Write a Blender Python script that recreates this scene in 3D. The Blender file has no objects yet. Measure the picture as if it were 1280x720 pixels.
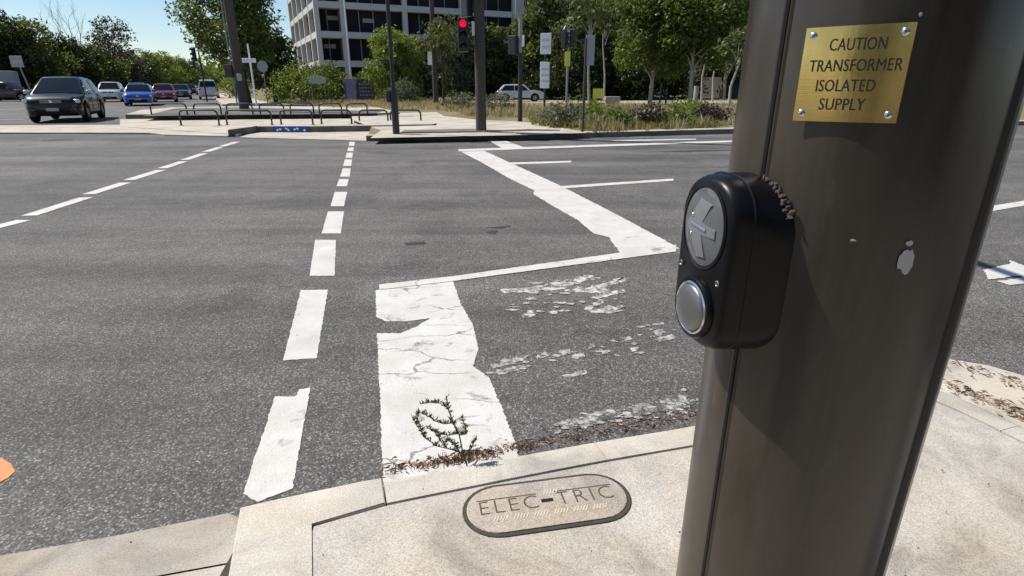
import bpy, bmesh, math, random
import numpy as np
from mathutils import Vector, Matrix
random.seed(7); RNG = np.random.default_rng(11)
R = math.radians
SC = bpy.context.scene
COL = SC.collection

# ------------------------------------------------------------------ camera
FPX, PITCH, EYE = 703.0, R(19.87), 1.40
SP, CP = math.sin(PITCH), math.cos(PITCH)
cam_d = bpy.data.cameras.new('camera'); cam = bpy.data.objects.new('camera', cam_d); COL.objects.link(cam)
cam_d.sensor_width = 36.0; cam_d.lens = 36.0 * FPX / 1280.0
cam_d.clip_start = 0.05; cam_d.clip_end = 3000
cam.location = (0, 0, EYE); cam.rotation_euler = (R(90) - PITCH, 0, 0)
SC.camera = cam

# ------------------------------------------------------------------ sky and sun
SUN_EL, SUN_AZ = R(52), R(-71)          # azimuth clockwise from +Y
SDIR = Vector((math.sin(SUN_AZ) * math.cos(SUN_EL), math.cos(SUN_AZ) * math.cos(SUN_EL), math.sin(SUN_EL)))
W = bpy.data.worlds.new('World'); SC.world = W; W.use_nodes = True
nt = W.node_tree
sky = nt.nodes.new('ShaderNodeTexSky'); sky.sky_type = 'NISHITA'; sky.sun_disc = False
sky.sun_elevation = SUN_EL; sky.sun_rotation = SUN_AZ
sky.air_density = 1.05; sky.dust_density = 0.0; sky.ozone_density = 4.0
bg = nt.nodes['Background']; bg.inputs['Strength'].default_value = 0.088
nt.links.new(sky.outputs[0], bg.inputs['Color'])
ld = bpy.data.lights.new('sun', 'SUN'); ld.energy = 4.6; ld.angle = R(0.53); ld.color = (1.0, 0.94, 0.85)
lo = bpy.data.objects.new('sun', ld); COL.objects.link(lo); lo.rotation_euler = SDIR.to_track_quat('Z', 'Y').to_euler()
SC.view_settings.view_transform = 'Standard'; SC.view_settings.look = 'None'
SC.view_settings.gamma = 1.0; SC.view_settings.use_curve_mapping = False
SC.view_settings.exposure = 0.35
SC.render.engine = 'CYCLES'
SC.cycles.max_bounces = 6; SC.cycles.transparent_max_bounces = 6

# ------------------------------------------------------------------ placing helpers
def at(u, v, z=0.0):
    """ground position seen at a photo pixel, on a level surface of height z"""
    a = (u - 640) / FPX; b = (360 - v) / FPX
    t = (EYE - z) / (SP - b * CP)
    return Vector((t * a, t * (CP + b * SP), z))
def col_at(u, y, z=0.0):
    """position in photo column u at distance y"""
    return Vector(((u - 640) / FPX * (y * CP + (EYE - z) * SP), y, z))
def hgt(v, y):
    """height seen at photo row v at distance y"""
    b = (360 - v) / FPX
    return EYE + y * (b * CP - SP) / (CP + b * SP)

# ------------------------------------------------------------------ object helpers
def tag(o, label=None, cat=None, group=None, kind=None):
    if label: o['label'] = label
    if cat: o['category'] = cat
    if group: o['group'] = group
    if kind: o['kind'] = kind
    return o
def thing(name, loc, label, cat, rz=0.0, group=None):
    o = bpy.data.objects.new(name, None); COL.objects.link(o)
    o.location = loc; o.rotation_euler = (0, 0, rz); o.empty_display_size = 0.2
    return tag(o, label, cat, group)
def link(name, me, m=None, parent=None):
    o = bpy.data.objects.new(name, me); COL.objects.link(o)
    if m is not None:
        if isinstance(m, (list, tuple)):
            for q in m: me.materials.append(q)
        else: me.materials.append(m)
    if parent: o.parent = parent
    return o
def obj(name, bm, m=None, parent=None, smooth=False, angle=None):
    bmesh.ops.recalc_face_normals(bm, faces=bm.faces[:])
    me = bpy.data.meshes.new(name)
    if smooth:
        for f in bm.faces: f.smooth = True
        for e in bm.edges:
            if len(e.link_faces) == 2 and e.calc_face_angle(0) > R(angle or 40): e.smooth = False
    bm.to_mesh(me); bm.free()
    return link(name, me, m, parent)
def copy_tree(o, parent=None):
    c = o.copy(); COL.objects.link(c)
    if parent: c.parent = parent
    for ch in list(o.children): copy_tree(ch, c)
    return c
def pydata(name, V, F, m, parent=None, smooth=False):
    me = bpy.data.meshes.new(name)
    V = np.asarray(V, dtype=np.float32); F = np.asarray(F, dtype=np.int32)
    n, k = F.shape
    me.vertices.add(len(V)); me.vertices.foreach_set('co', V.ravel())
    me.loops.add(n * k); me.loops.foreach_set('vertex_index', F.ravel())
    me.polygons.add(n); me.polygons.foreach_set('loop_start', np.arange(0, n * k, k, dtype=np.int32))
    try: me.polygons.foreach_set('loop_total', np.full(n, k, dtype=np.int32))
    except Exception: pass
    if smooth: me.polygons.foreach_set('use_smooth', np.ones(n, dtype=bool))
    me.update(calc_edges=True); me.validate()
    return link(name, me, m, parent)

# bmesh shapes
def NB(): return bmesh.new()
def box(bm, c, s, rot=None, bev=0.0, seg=2):
    g = bmesh.ops.create_cube(bm, size=1.0); vs = g['verts']
    bmesh.ops.scale(bm, vec=Vector(s), verts=vs)
    if bev > 0:
        es = list({e for v in vs for e in v.link_edges})
        r = bmesh.ops.bevel(bm, geom=es, offset=bev, segments=seg, affect='EDGES', profile=0.5)
        vs = list({v for f in r['faces'] for v in f.verts} | {v for v in vs if v.is_valid})
    if rot is not None: bmesh.ops.rotate(bm, cent=(0, 0, 0), matrix=rot, verts=vs)
    bmesh.ops.translate(bm, vec=Vector(c), verts=vs)
def frame_of(d):
    d = d.normalized(); a = Vector((0, 0, 1)) if abs(d.z) < 0.9 else Vector((1, 0, 0))
    u = d.cross(a).normalized(); return u, d.cross(u).normalized()
def tube(bm, pts, r, n=8, caps=True):
    pts = [Vector(p) for p in pts]; k = len(pts)
    rs = r if isinstance(r, (list, tuple)) else [r] * k
    rings = []
    u = None
    for i, p in enumerate(pts):
        d = (pts[min(i + 1, k - 1)] - pts[max(i - 1, 0)])
        if d.length < 1e-9: d = Vector((0, 0, 1))
        d.normalize()
        if u is None: u, w = frame_of(d)
        else:
            u = u - d * u.dot(d)
            if u.length < 1e-6: u, w = frame_of(d)
            u.normalize()
        w = d.cross(u)
        rings.append([bm.verts.new(p + (u * math.cos(2 * math.pi * j / n) + w * math.sin(2 * math.pi * j / n)) * rs[i]) for j in range(n)])
    for a, b in zip(rings, rings[1:]):
        for j in range(n): bm.faces.new((a[j], a[(j + 1) % n], b[(j + 1) % n], b[j]))
    if caps:
        bm.faces.new(list(reversed(rings[0]))); bm.faces.new(rings[-1])
def lathe(bm, prof, n=24, M=None):
    """prof: list of (r, h) about local z"""
    rings = []
    for r, h in prof:
        ring = []
        for j in range(n):
            p = Vector((r * math.cos(2 * math.pi * j / n), r * math.sin(2 * math.pi * j / n), h))
            ring.append(bm.verts.new(M @ p if M else p))
        rings.append(ring)
    for a, b in zip(rings, rings[1:]):
        for j in range(n): bm.faces.new((a[j], a[(j + 1) % n], b[(j + 1) % n], b[j]))
    bm.faces.new(list(reversed(rings[0]))); bm.faces.new(rings[-1])
def prism(bm, pts, z0, z1, M=None, bev=0.0):
    f = lambda p: (M @ Vector(p)) if M else Vector(p)
    lo_ = [bm.verts.new(f((p[0], p[1], z0))) for p in pts]; hi = [bm.verts.new(f((p[0], p[1], z1))) for p in pts]
    n = len(pts)
    top = bm.faces.new(hi); bm.faces.new(list(reversed(lo_)))
    for i in range(n): bm.faces.new((lo_[i], lo_[(i + 1) % n], hi[(i + 1) % n], hi[i]))
    if bev > 0: bmesh.ops.bevel(bm, geom=list(top.edges), offset=bev, segments=3, affect='EDGES', profile=0.5)
def text_mesh(s, size, depth, align='CENTER', spacing=1.0, offset=0.0, shear=0.0):
    cu = bpy.data.curves.new('txt', 'FONT'); cu.body = s; cu.size = size; cu.extrude = depth
    cu.align_x = align; cu.align_y = 'CENTER'; cu.space_character = spacing; cu.offset = offset; cu.shear = shear
    cu.resolution_u = 3
    o = bpy.data.objects.new('txt', cu); COL.objects.link(o)
    dg = bpy.context.evaluated_depsgraph_get(); dg.update()
    me = bpy.data.meshes.new_from_object(o.evaluated_get(dg), depsgraph=dg)
    bpy.data.objects.remove(o); bpy.data.curves.remove(cu)
    me.materials.clear()
    return me

# ------------------------------------------------------------------ materials
class NT:
    def __init__(s, name):
        s.m = bpy.data.materials.new(name); s.m.use_nodes = True; s.t = s.m.node_tree
        s.b = s.t.nodes['Principled BSDF']
        s.co = s.n('ShaderNodeTexCoord').outputs['Object']
    def n(s, t, **k):
        x = s.t.nodes.new(t)
        for a, b in k.items(): setattr(x, a, b)
        return x
    def l(s, a, b): s.t.links.new(a, b)
    def noise(s, scale, detail=4, rough=0.55, dist=0.0, co=None):
        x = s.n('ShaderNodeTexNoise'); s.l(co or s.co, x.inputs['Vector'])
        x.inputs['Scale'].default_value = scale; x.inputs['Detail'].default_value = detail
        x.inputs['Roughness'].default_value = rough; x.inputs['Distortion'].default_value = dist
        return x.outputs['Fac']
    def voro(s, scale, feat='F1', out='Distance', co=None, rnd=1.0):
        x = s.n('ShaderNodeTexVoronoi', feature=feat); s.l(co or s.co, x.inputs['Vector'])
        x.inputs['Scale'].default_value = scale; x.inputs['Randomness'].default_value = rnd
        return x.outputs[out]
    def ramp(s, f, stops):
        x = s.n('ShaderNodeValToRGB'); s.l(f, x.inputs[0]); e = x.color_ramp.elements
        while len(e) < len(stops): e.new(0.5)
        for q, (p, c) in zip(e, stops):
            q.position = p; q.color = (c, c, c, 1) if not isinstance(c, tuple) else (*c, 1)
        return x.outputs[0]
    def mix(s, f, a, b, mode='MIX'):
        x = s.n('ShaderNodeMix', data_type='RGBA', blend_type=mode)
        for sock, val in ((x.inputs[0], f), (x.inputs[6], a), (x.inputs[7], b)):
            if hasattr(val, 'is_linked'): s.l(val, sock)
            elif isinstance(val, tuple): sock.default_value = (*val, 1)
            else: sock.default_value = val
        return x.outputs[2]
    def math(s, op, a, b=0.0, clamp=False):
        x = s.n('ShaderNodeMath', operation=op, use_clamp=clamp)
        for sock, val in ((x.inputs[0], a), (x.inputs[1], b)):
            if hasattr(val, 'is_linked'): s.l(val, sock)
            else: sock.default_value = val
        return x.outputs[0]
    def mapped(s, scale):
        x = s.n('ShaderNodeMapping'); s.l(s.co, x.inputs[0]); x.inputs['Scale'].default_value = scale
        return x.outputs[0]
    def bump(s, h, strength, dist=0.01):
        x = s.n('ShaderNodeBump'); s.l(h, x.inputs['Height'])
        x.inputs['Strength'].default_value = strength; x.inputs['Distance'].default_value = dist
        s.l(x.outputs[0], s.b.inputs['Normal'])
    def done(s, col=None, rough=0.6, metal=0.0, spec=0.5):
        for k, v in (('Base Color', col), ('Roughness', rough), ('Metallic', metal), ('Specular IOR Level', spec)):
            if v is None: continue
            if hasattr(v, 'is_linked'): s.l(v, s.b.inputs[k])
            elif isinstance(v, tuple): s.b.inputs[k].default_value = (*v, 1)
            else: s.b.inputs[k].default_value = v
        return s.m
def plain(name, c, rough=0.5, metal=0.0, spec=0.5, var=0.18, scale=6.0, bump=0.0):
    s = NT(name)
    f = s.noise(scale, 5)
    c1 = tuple(x * (1 - var) for x in c); c2 = tuple(min(1, x * (1 + var)) for x in c)
    col = s.mix(f, c1, c2)
    if bump: s.bump(s.noise(scale * 6, 4), bump, 0.004)
    return s.done(col, rough, metal, spec)

def asphalt_colour(s):
    st = s.voro(130.0, 'F1', 'Color'); sv = s.n('ShaderNodeSeparateColor'); s.l(st, sv.inputs[0])
    stones = s.ramp(sv.outputs[0], [(0.0, (0.072, 0.069, 0.066)), (0.35, (0.135, 0.122, 0.108)), (0.50, (0.140, 0.139, 0.128)), (0.84, (0.215, 0.205, 0.19)), (1.0, (0.40, 0.38, 0.355))])
    edge = s.voro(130.0, 'F1', 'Distance')
    stones = s.mix(s.ramp(edge, [(0.35, 0.0), (0.75, 0.75)]), stones, (0.066, 0.063, 0.060))
    big = s.ramp(s.noise(0.55, 6, 0.65, 0.6), [(0.36, 0.80), (0.64, 1.14)])
    mp = s.n('ShaderNodeMapping'); s.l(s.co, mp.inputs[0]); mp.inputs['Rotation'].default_value = (0, 0, R(-17)); mp.inputs['Scale'].default_value = (0.06, 0.9, 1)
    streak = s.ramp(s.noise(1.0, 5, 0.62, 0.25, mp.outputs[0]), [(0.38, 0.76), (0.5, 1.0), (0.63, 1.22)])
    oil = s.ramp(s.noise(0.9, 6, 0.7, 0.5), [(0.54, 1.0), (0.66, 0.74)])
    mid = s.mix(1.0, oil, s.ramp(s.noise(7, 4, 0.6), [(0.25, 0.86), (0.75, 1.12)]), 'MULTIPLY')
    c = s.mix(1.0, s.mix(1.0, s.mix(1.0, stones, big, 'MULTIPLY'), streak, 'MULTIPLY'), mid, 'MULTIPLY')
    h = s.math('SUBTRACT', sv.outputs[1], edge)
    return c, h
s = NT('asphalt'); c, h = asphalt_colour(s); s.bump(h, 0.55, 0.004); ASPHALT = s.done(c, 0.82, 0, 0.35)

def concrete(name, base, speck=0.16, stain=0.2, scale=1.0):
    s = NT(name)
    n1 = s.ramp(s.noise(2.3 * scale, 7, 0.68, 0.6), [(0.36, 1 - stain), (0.5, 1.0), (0.66, 1 + stain * 0.45)])
    n2 = s.ramp(s.noise(210, 3, 0.7), [(0.32, 1 - speck * 1.4), (0.5, 1.0), (0.7, 1 + speck)])
    spots = s.ramp(s.voro(38, 'F1', 'Distance'), [(0.05, 0.72), (0.13, 1.0)])
    gate = s.ramp(s.noise(9, 2), [(0.53, 0.0), (0.6, 1.0)])
    warm = s.mix(s.ramp(s.noise(1.3, 4, 0.6), [(0.40, 0.0), (0.62, 0.9)]), base, (base[0] * 0.92, base[1] * 0.84, base[2] * 0.72))
    c = s.mix(1.0, s.mix(1.0, warm, n1, 'MULTIPLY'), n2, 'MULTIPLY')
    c = s.mix(gate, c, s.mix(1.0, c, spots, 'MULTIPLY'))
    s.bump(s.noise(160, 4, 0.65), 0.28, 0.003)
    return s.done(c, 0.88, 0, 0.3)
CONC = concrete('kerb_concrete', (0.51, 0.475, 0.415), 0.22, 0.32)
CONC_PATH = concrete('path_concrete', (0.47, 0.44, 0.39), 0.30, 0.34)
CONC_GREY = concrete('ramp_concrete', (0.40, 0.375, 0.335), 0.24, 0.3)
CONC_FAR = concrete('island_concrete', (0.50, 0.47, 0.41), 0.1, 0.25, 0.4)
CONC_LID = concrete('lid_concrete', (0.44, 0.395, 0.34), 0.30, 0.3)

def paint_mat(name, wear_lo, wear_hi, cracks=True, base=(0.67, 0.652, 0.62), wscale=5.0):
    s = NT(name)
    asp, h = asphalt_colour(s)
    dirt = s.ramp(s.noise(3.1, 6, 0.65, 0.3), [(0.3, (base[0] * 0.80, base[1] * 0.78, base[2] * 0.745)), (0.66, base)])
    dirt = s.mix(1.0, dirt, s.ramp(s.noise(150, 3), [(0.3, 0.86), (0.6, 1.0)]), 'MULTIPLY')
    w = s.ramp(s.noise(wscale, 8, 0.72, 0.3), [(wear_lo, 0.0), (wear_hi, 1.0)])
    pits = s.ramp(s.voro(46, 'F1', 'Distance'), [(0.06, 0.0), (0.11, 1.0)])
    gate = s.ramp(s.noise(6.0, 3), [(0.5, 1.0), (0.62, 0.0)])
    pits = s.math('MAXIMUM', pits, gate)
    w = s.math('MULTIPLY', w, pits)
    if cracks:
        nz = s.n('ShaderNodeTexNoise'); s.l(s.co, nz.inputs['Vector']); nz.inputs['Scale'].default_value = 4.5; nz.inputs['Detail'].default_value = 5
        vm = s.n('ShaderNodeMapping'); s.l(s.co, vm.inputs[0]); vm.inputs['Scale'].default_value = (1.5, 4.0, 1.0); vm.inputs['Rotation'].default_value = (0, 0, R(-14))
        ad = s.n('ShaderNodeMix', data_type='RGBA', blend_type='ADD'); ad.inputs[0].default_value = 0.55
        s.l(vm.outputs[0], ad.inputs[6]); s.l(nz.outputs['Color'], ad.inputs[7])
        ce = s.voro(1.0, 'DISTANCE_TO_EDGE', 'Distance', co=ad.outputs[2])
        cg = s.ramp(s.noise(2.0, 2), [(0.42, 1.0), (0.56, 0.0)])
        w = s.math('MULTIPLY', w, s.math('MAXIMUM', s.ramp(ce, [(0.006, 0.25), (0.016, 1.0)]), cg))
    c = s.mix(w, asp, dirt)
    s.bump(h, 0.3, 0.003)
    return s.done(c, 0.7, 0, 0.35)
PAINT = paint_mat('worn_line_paint', 0.30, 0.43)
PAINT_FAR = paint_mat('line_paint', 0.27, 0.40, False)
PAINT_WORN = paint_mat('broken_line_paint', 0.40, 0.58, False, base=(0.56, 0.54, 0.51), wscale=24.0)
PAINT_FADED = paint_mat('faded_line_paint', 0.44, 0.56, False, wscale=16.0)
PAINT_SMEAR = paint_mat('smeared_line_paint', 0.50, 0.66, False, wscale=13.0)
ORANGE = paint_mat('orange_mark_paint', 0.2, 0.3, False, base=(0.78, 0.33, 0.14))

def grass_ground():
    s = NT('dry_turf')
    f = s.noise(0.35, 6, 0.65, 0.5); g = s.noise(6, 6, 0.7)
    c = s.mix(s.ramp(f, [(0.35, 0.0), (0.65, 1.0)]), (0.15, 0.145, 0.06), (0.31, 0.265, 0.16))
    c = s.mix(s.ramp(g, [(0.3, 0.0), (0.7, 0.6)]), c, (0.12, 0.10, 0.055))
    s.bump(g, 0.6, 0.05); return s.done(c, 0.95, 0, 0.1)
TURF = grass_ground()

def leaf_mat(name, c1, c2, c3, trans=0.38, sc=0.9):
    s = NT(name)
    f = s.noise(sc, 4, 0.6); oi = s.n('ShaderNodeNewGeometry')
    c = s.mix(s.ramp(f, [(0.3, 0.0), (0.7, 1.0)]), c1, c2)
    c = s.mix(s.ramp(oi.outputs['Random Per Island'], [(0.45, 0.0), (1.0, 0.8)]), c, c3)
    s.done(c, 0.5, 0, 0.35)
    tr = s.n('ShaderNodeBsdfTranslucent'); s.l(s.mix(1.0, c, (1.5, 1.35, 0.6), 'MULTIPLY'), tr.inputs[0])
    mx = s.n('ShaderNodeMixShader'); mx.inputs[0].default_value = trans
    s.l(s.b.outputs[0], mx.inputs[1]); s.l(tr.outputs[0], mx.inputs[2])
    s.l(mx.outputs[0], s.t.nodes['Material Output'].inputs[0])
    return s.m
LEAF_DARK = leaf_mat('leaf_dark', (0.018, 0.030, 0.010), (0.035, 0.055, 0.018), (0.075, 0.10, 0.030))
LEAF_MID = leaf_mat('leaf_mid', (0.045, 0.078, 0.017), (0.105, 0.150, 0.034), (0.22, 0.27, 0.07))
LEAF_LIGHT = leaf_mat('leaf_light', (0.085, 0.130, 0.024), (0.165, 0.225, 0.045), (0.27, 0.33, 0.085), 0.42)
LEAF_GUM = leaf_mat('leaf_gum', (0.042, 0.062, 0.024), (0.095, 0.122, 0.045), (0.20, 0.23, 0.09))
LEAF_GREY = leaf_mat('leaf_greygreen', (0.07, 0.085, 0.06), (0.13, 0.15, 0.11), (0.20, 0.22, 0.17))
LEAF_BROWN = leaf_mat('leaf_brown', (0.055, 0.045, 0.030), (0.085, 0.070, 0.045), (0.12, 0.10, 0.07), 0.15)
GRASS_DRY = leaf_mat('grass_dry', (0.22, 0.21, 0.135), (0.34, 0.31, 0.215), (0.50, 0.41, 0.31), 0.35, 0.35)
BARK = plain('bark_dark', (0.055, 0.045, 0.036), 0.9, 0, 0.2, 0.4, 5, 0.5)
BARK_PALE = plain('bark_pale', (0.40, 0.37, 0.32), 0.8, 0, 0.2, 0.35, 2.5, 0.3)
BLACK_METAL = plain('black_metal', (0.022, 0.022, 0.024), 0.45, 0, 0.5, 0.25)
POLE_DARK = plain('pole_dark', (0.060, 0.056, 0.050), 0.6, 0.0, 0.4, 0.3, 3)
POLE_GALV = plain('pole_galvanised', (0.30, 0.30, 0.29), 0.5, 0.35, 0.5, 0.15, 4)
TIMBER = plain('pole_timber', (0.085, 0.072, 0.060), 0.85, 0, 0.2, 0.3, 4, 0.4)
SIGN_WHITE = plain('sign_white', (0.86, 0.86, 0.84), 0.4, 0, 0.5, 0.04)
SIGN_GREY = plain('sign_back_grey', (0.36, 0.36, 0.35), 0.5, 0.3, 0.5, 0.1)
SIGN_YELLOW = plain('sign_yellow', (0.75, 0.66, 0.02), 0.45, 0, 0.5, 0.05)
SIGN_TEXT = plain('sign_lettering', (0.58, 0.58, 0.58), 0.6, 0, 0.3, 0.1)
BLUE_PAINT = plain('blue_kerb_paint', (0.02, 0.075, 0.32), 0.6, 0, 0.4, 0.35, 14)
BLDG = plain('facade_white', (0.55, 0.53, 0.505), 0.75, 0, 0.3, 0.08, 0.5)
BLDG_IN = plain('soffit_grey', (0.36, 0.36, 0.37), 0.85, 0, 0.2, 0.1, 0.4)
GLASS = plain('dark_glass', (0.026, 0.026, 0.030), 0.9, 0, 0.0, 0.5, 0.25)
CAR_GLASS = plain('car_glass', (0.010, 0.014, 0.016), 0.08, 0, 0.4, 0.2)
RUBBER = plain('rubber', (0.014, 0.014, 0.014), 0.85, 0, 0.2, 0.2)
CHROME = plain('bright_metal', (0.62, 0.62, 0.63), 0.22, 1.0, 0.5, 0.08)
ALLOY = plain('alloy', (0.34, 0.34, 0.35), 0.35, 0.9, 0.5, 0.1)
PLASTIC = plain('black_plastic', (0.005, 0.005, 0.006), 0.34, 0, 0.22, 0.25, 30)
LAMP_GLASS = plain('lamp_glass', (0.62, 0.64, 0.66), 0.1, 0.2, 0.8, 0.1)
def paint_car(name, c, rough=0.25):
    s = NT(name); s.b.inputs['Coat Weight'].default_value = 0.8; s.b.inputs['Coat Roughness'].default_value = 0.06
    f = s.noise(1.4, 4)
    return s.done(s.mix(f, tuple(x * 0.9 for x in c), c), rough, 0.15, 0.5)
def emit(name, c, st):
    s = NT(name); s.b.inputs['Emission Color'].default_value = (*c, 1); s.b.inputs['Emission Strength'].default_value = st
    return s.done(c, 0.4)
RED_LAMP = emit('red_lamp', (0.8, 0.006, 0.03), 0.75)

# ------------------------------------------------------------------ setting: ground and roads
def sheet(name, pts, z, m, kind='structure', parent=None):
    bm = NB(); bm.faces.new([bm.verts.new((p[0], p[1], z)) for p in pts]); o = obj(name, bm, m, parent)
    if o.data.polygons[0].normal.z < 0: o.data.flip_normals()
    if kind: o['kind'] = kind
    return o
def grid_sheet(name, x0, x1, y0, y1, z, m):
    return sheet(name, [(x0, y0), (x1, y0), (x1, y1), (x0, y1)], z, m)
grid_sheet('ground', -900, 900, -300, 1500, -0.03, TURF)
ZB = 27.5     # the side road runs off towards azimuth -27.5 degrees
DB = Vector((-math.sin(R(ZB)), math.cos(R(ZB)), 0)); NBv = Vector((math.cos(R(ZB)), math.sin(R(ZB)), 0))
road_pts = [(-34, -40), (60, -30), (60, 24), (14, 21.5), at(915, 167).xy[:], at(465, 177).xy[:], at(300, 172).xy[:]]
bR = at(262, 133); bL = at(-60, 126)
road_pts += [tuple((bR + DB * 3).xy), tuple((bR + DB * 420).xy), tuple((bR + DB * 420 - NBv * 34).xy), tuple((at(-200, 140)).xy), (-60, 10), (-60, -30)]
sheet('road', [(-80, -40), (80, -40), (80, 30), (-1, 30), (-4, 34), tuple((bR + NBv * 1.5).xy), tuple((bR + DB * 420).xy),
               tuple((bR + DB * 420 - NBv * 32).xy), tuple((bR - NBv * 34 + DB * 6).xy), (-80, 42)], 0.0, ASPHALT)

def jag(pts, step=0.03, amp=0.004):
    """outline with the worn, uneven edge of thermoplastic paint"""
    out = []; n = len(pts)
    for i in range(n):
        a, b = Vector(pts[i][:2]), Vector(pts[(i + 1) % n][:2]); d = b - a; k = max(1, min(60, int(d.length / step)))
        nn = Vector((-d.y, d.x)).normalized() if d.length > 1e-6 else Vector((0, 0))
        for j in range(k):
            p = a + d * (j / k)
            if j: p += nn * random.gauss(0, amp)
            out.append(p)
    return out
def marking(name, polys, m, z=0.004, step=0.03, amp=0.004):
    bm = NB()
    for q_, P in enumerate(polys):
        f = bm.faces.new([bm.verts.new((p[0], p[1], z + q_ * 1.5e-5)) for p in jag(P, step, amp)])
        f.normal_update()
        if f.normal.z < 0: f.normal_flip()
    bmesh.ops.triangulate(bm, faces=bm.faces[:])
    me = bpy.data.meshes.new(name); bm.to_mesh(me); bm.free()
    o = link(name, me, m); o['kind'] = 'structure'; return o
def px(L, z=0.0): return [at(u, v, z).xy for u, v in L]

KZ = 0.12
# kerb front edge of the near footpath (photo pixels on the kerb top), then round the corner behind the pole
kerb_px = [(300, 634), (390, 615), (478, 596), (560, 581), (645, 565), (740, 548), (865, 528)]
KF = [at(u, v, KZ).xy for u, v in kerb_px]
stop_bottom = [at(645, 565, KZ).xy + Vector((0.02, -0.0)), at(478, 596, KZ).xy]
marking('stop_line', [px([(470, 363), (566, 351), (577, 382), (591, 406), (598, 436), (591, 458), (611, 472), (628, 511), (645, 556)]) + stop_bottom +
        px([(477, 560), (475, 500), (472, 428), (471, 417), (500, 417), (520, 409), (538, 398), (508, 402), (482, 402), (470, 396)])], PAINT, 0.0025, 0.014, 0.0022)
marking('lane_line', [px([(474, 356.5), (566, 346), (845, 306.5), (845, 315), (700, 334), (566, 352), (474, 363)])], PAINT, 0.0055, 0.03, 0.002)
marking('stop_line', [px([(573, 188), (604, 188), (700, 232), (780, 273), (850, 311), (775, 317), (766, 304), (762, 297), (742, 292), (722, 275), (690, 257), (667, 243), (668, 238), (640, 225), (600, 202)])], PAINT_FAR, 0.0025, 0.05, 0.004)
marking('road_edge_line', [px([(573, 187.0), (700, 182.8), (930, 175.5), (930, 177.5), (700, 185.4), (573, 189.7)])], PAINT_FAR, 0.009, 0.2, 0.003)
marking('stop_line', [px([(610, 175.5), (631, 175.5), (657, 185.2), (629, 186.2)])], PAINT_FAR, 0.005)
marking('lane_dash', [px([(637, 203.5), (714, 201.2), (714, 203.4), (637, 206)])], PAINT_FAR, 0.005)
marking('lane_dash', [px([(697, 233.2), (842, 223.6), (842, 226.2), (697, 236.4)])], PAINT_FAR, 0.005)
marking('lane_dash', [px([(745, 176.5), (800, 174.6), (870, 173.6), (870, 174.6), (800, 176.2)])], PAINT_FAR, 0.005)
# crosswalk lines: one mesh per dashed line
mid = [((344, 496), (369, 496), (374, 487), (388, 485), (366, 611), (322, 628), (304, 618)), ((376, 363), (410, 362.5), (396, 448), (354, 451))]
q = [(300, 345, 394, 420, 387, 418), (264.5, 292, 410, 430, 402, 426), (240, 258, 418.5, 434, 413, 430), (224, 233, 424, 436, 420.5, 433.5), (210.5, 221, 428.5, 438.5, 425, 437),
     (199.5, 207.5, 431, 440, 429, 439), (191, 197.5, 433.3, 441, 431.8, 440.3), (184.5, 189, 435.2, 442.3, 434.2, 441.6), (177.5, 182.5, 437, 443.5, 435.8, 442.8)]
mid += [((a, v0), (b, v0), (d, v1), (c_, v1)) for v0, v1, a, b, c_, d in q]
marking('crosswalk_line', [px(L) for L in mid], PAINT_FAR, 0.0025, 0.016, 0.0018)
lft = [(-40, 293, 30, 275.5), (36, 270, 108, 247), (111, 243, 157, 228.5), (161, 225.3, 201, 212.8), (203, 210.5, 229, 202), (231, 200, 255, 192), (257, 190, 275, 184.3), (277, 183.2, 296, 177.6)]
def dash(u0, v0, u1, v1, w=0.17):
    a, b = at(u0, v0).xy, at(u1, v1).xy; d = (b - a).normalized(); n = Vector((-d.y, d.x)) * w / 2
    return [a + n, a - n, b - n, b + n]
marking('crosswalk_line', [dash(*d) for d in lft], PAINT_FAR, 0.005, 0.03, 0.003)
# worn remains of old markings
scr = [[(625, 362), (660, 360), (700, 352), (735, 344), (752, 347), (715, 357), (690, 364), (660, 366), (630, 367)],
       [(705, 364), (745, 357), (782, 345), (783, 352), (757, 361), (765, 365), (781, 361), (782, 366), (752, 372), (735, 374), (755, 366), (725, 366)],
       [(728, 388), (748, 374), (758, 376), (740, 388), (762, 382), (776, 385), (765, 392), (745, 392)], [(650, 393), (668, 388), (672, 393), (655, 398)], [(685, 390), (704, 386), (705, 390), (690, 393)]]
marking('faded_arrow_marking', [px(L) for L in scr], PAINT_FADED, 0.0025, 0.03, 0.012)
scr = [[(613, 457), (640, 448), (656, 446), (655, 451), (635, 457), (618, 461)], [(620, 464), (650, 457), (660, 460), (640, 466), (624, 469)], [(667, 446), (683, 440), (686, 445), (672, 449)],
       [(698, 439), (712, 436), (715, 441), (703, 445)], [(714, 444), (730, 441), (732, 446), (718, 449)], [(733, 433), (742, 430), (744, 434), (736, 437)], [(752, 440), (760, 436), (763, 440), (755, 444)],
       [(777, 423), (788, 421), (789, 425), (780, 427)], [(788, 436), (798, 433), (797, 438), (790, 440)], [(816, 414), (828, 411), (831, 417), (822, 421)], [(818, 424), (840, 418), (845, 423), (824, 428)], [(700, 470), (732, 463), (733, 468), (712, 473)],
       [(795, 408), (830, 404), (830, 406), (798, 410)]]
marking('worn_dotted_line', [px(L) for L in scr], PAINT_WORN, 0.0025, 0.012, 0.005)
marking('smeared_line', [px([(700, 530), (745, 515), (800, 505), (860, 495), (866, 512), (800, 520), (760, 524), (715, 541)]), px([(830, 520), (868, 512), (868, 520), (838, 526)])], PAINT_SMEAR, 0.0025, 0.03, 0.012)
marking('orange_mark', [px([(-26, 570), (2, 573), (14, 580), (19, 590), (10, 598), (-4, 605), (-30, 612)])], ORANGE, 0.0025, 0.02, 0.002)
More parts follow.
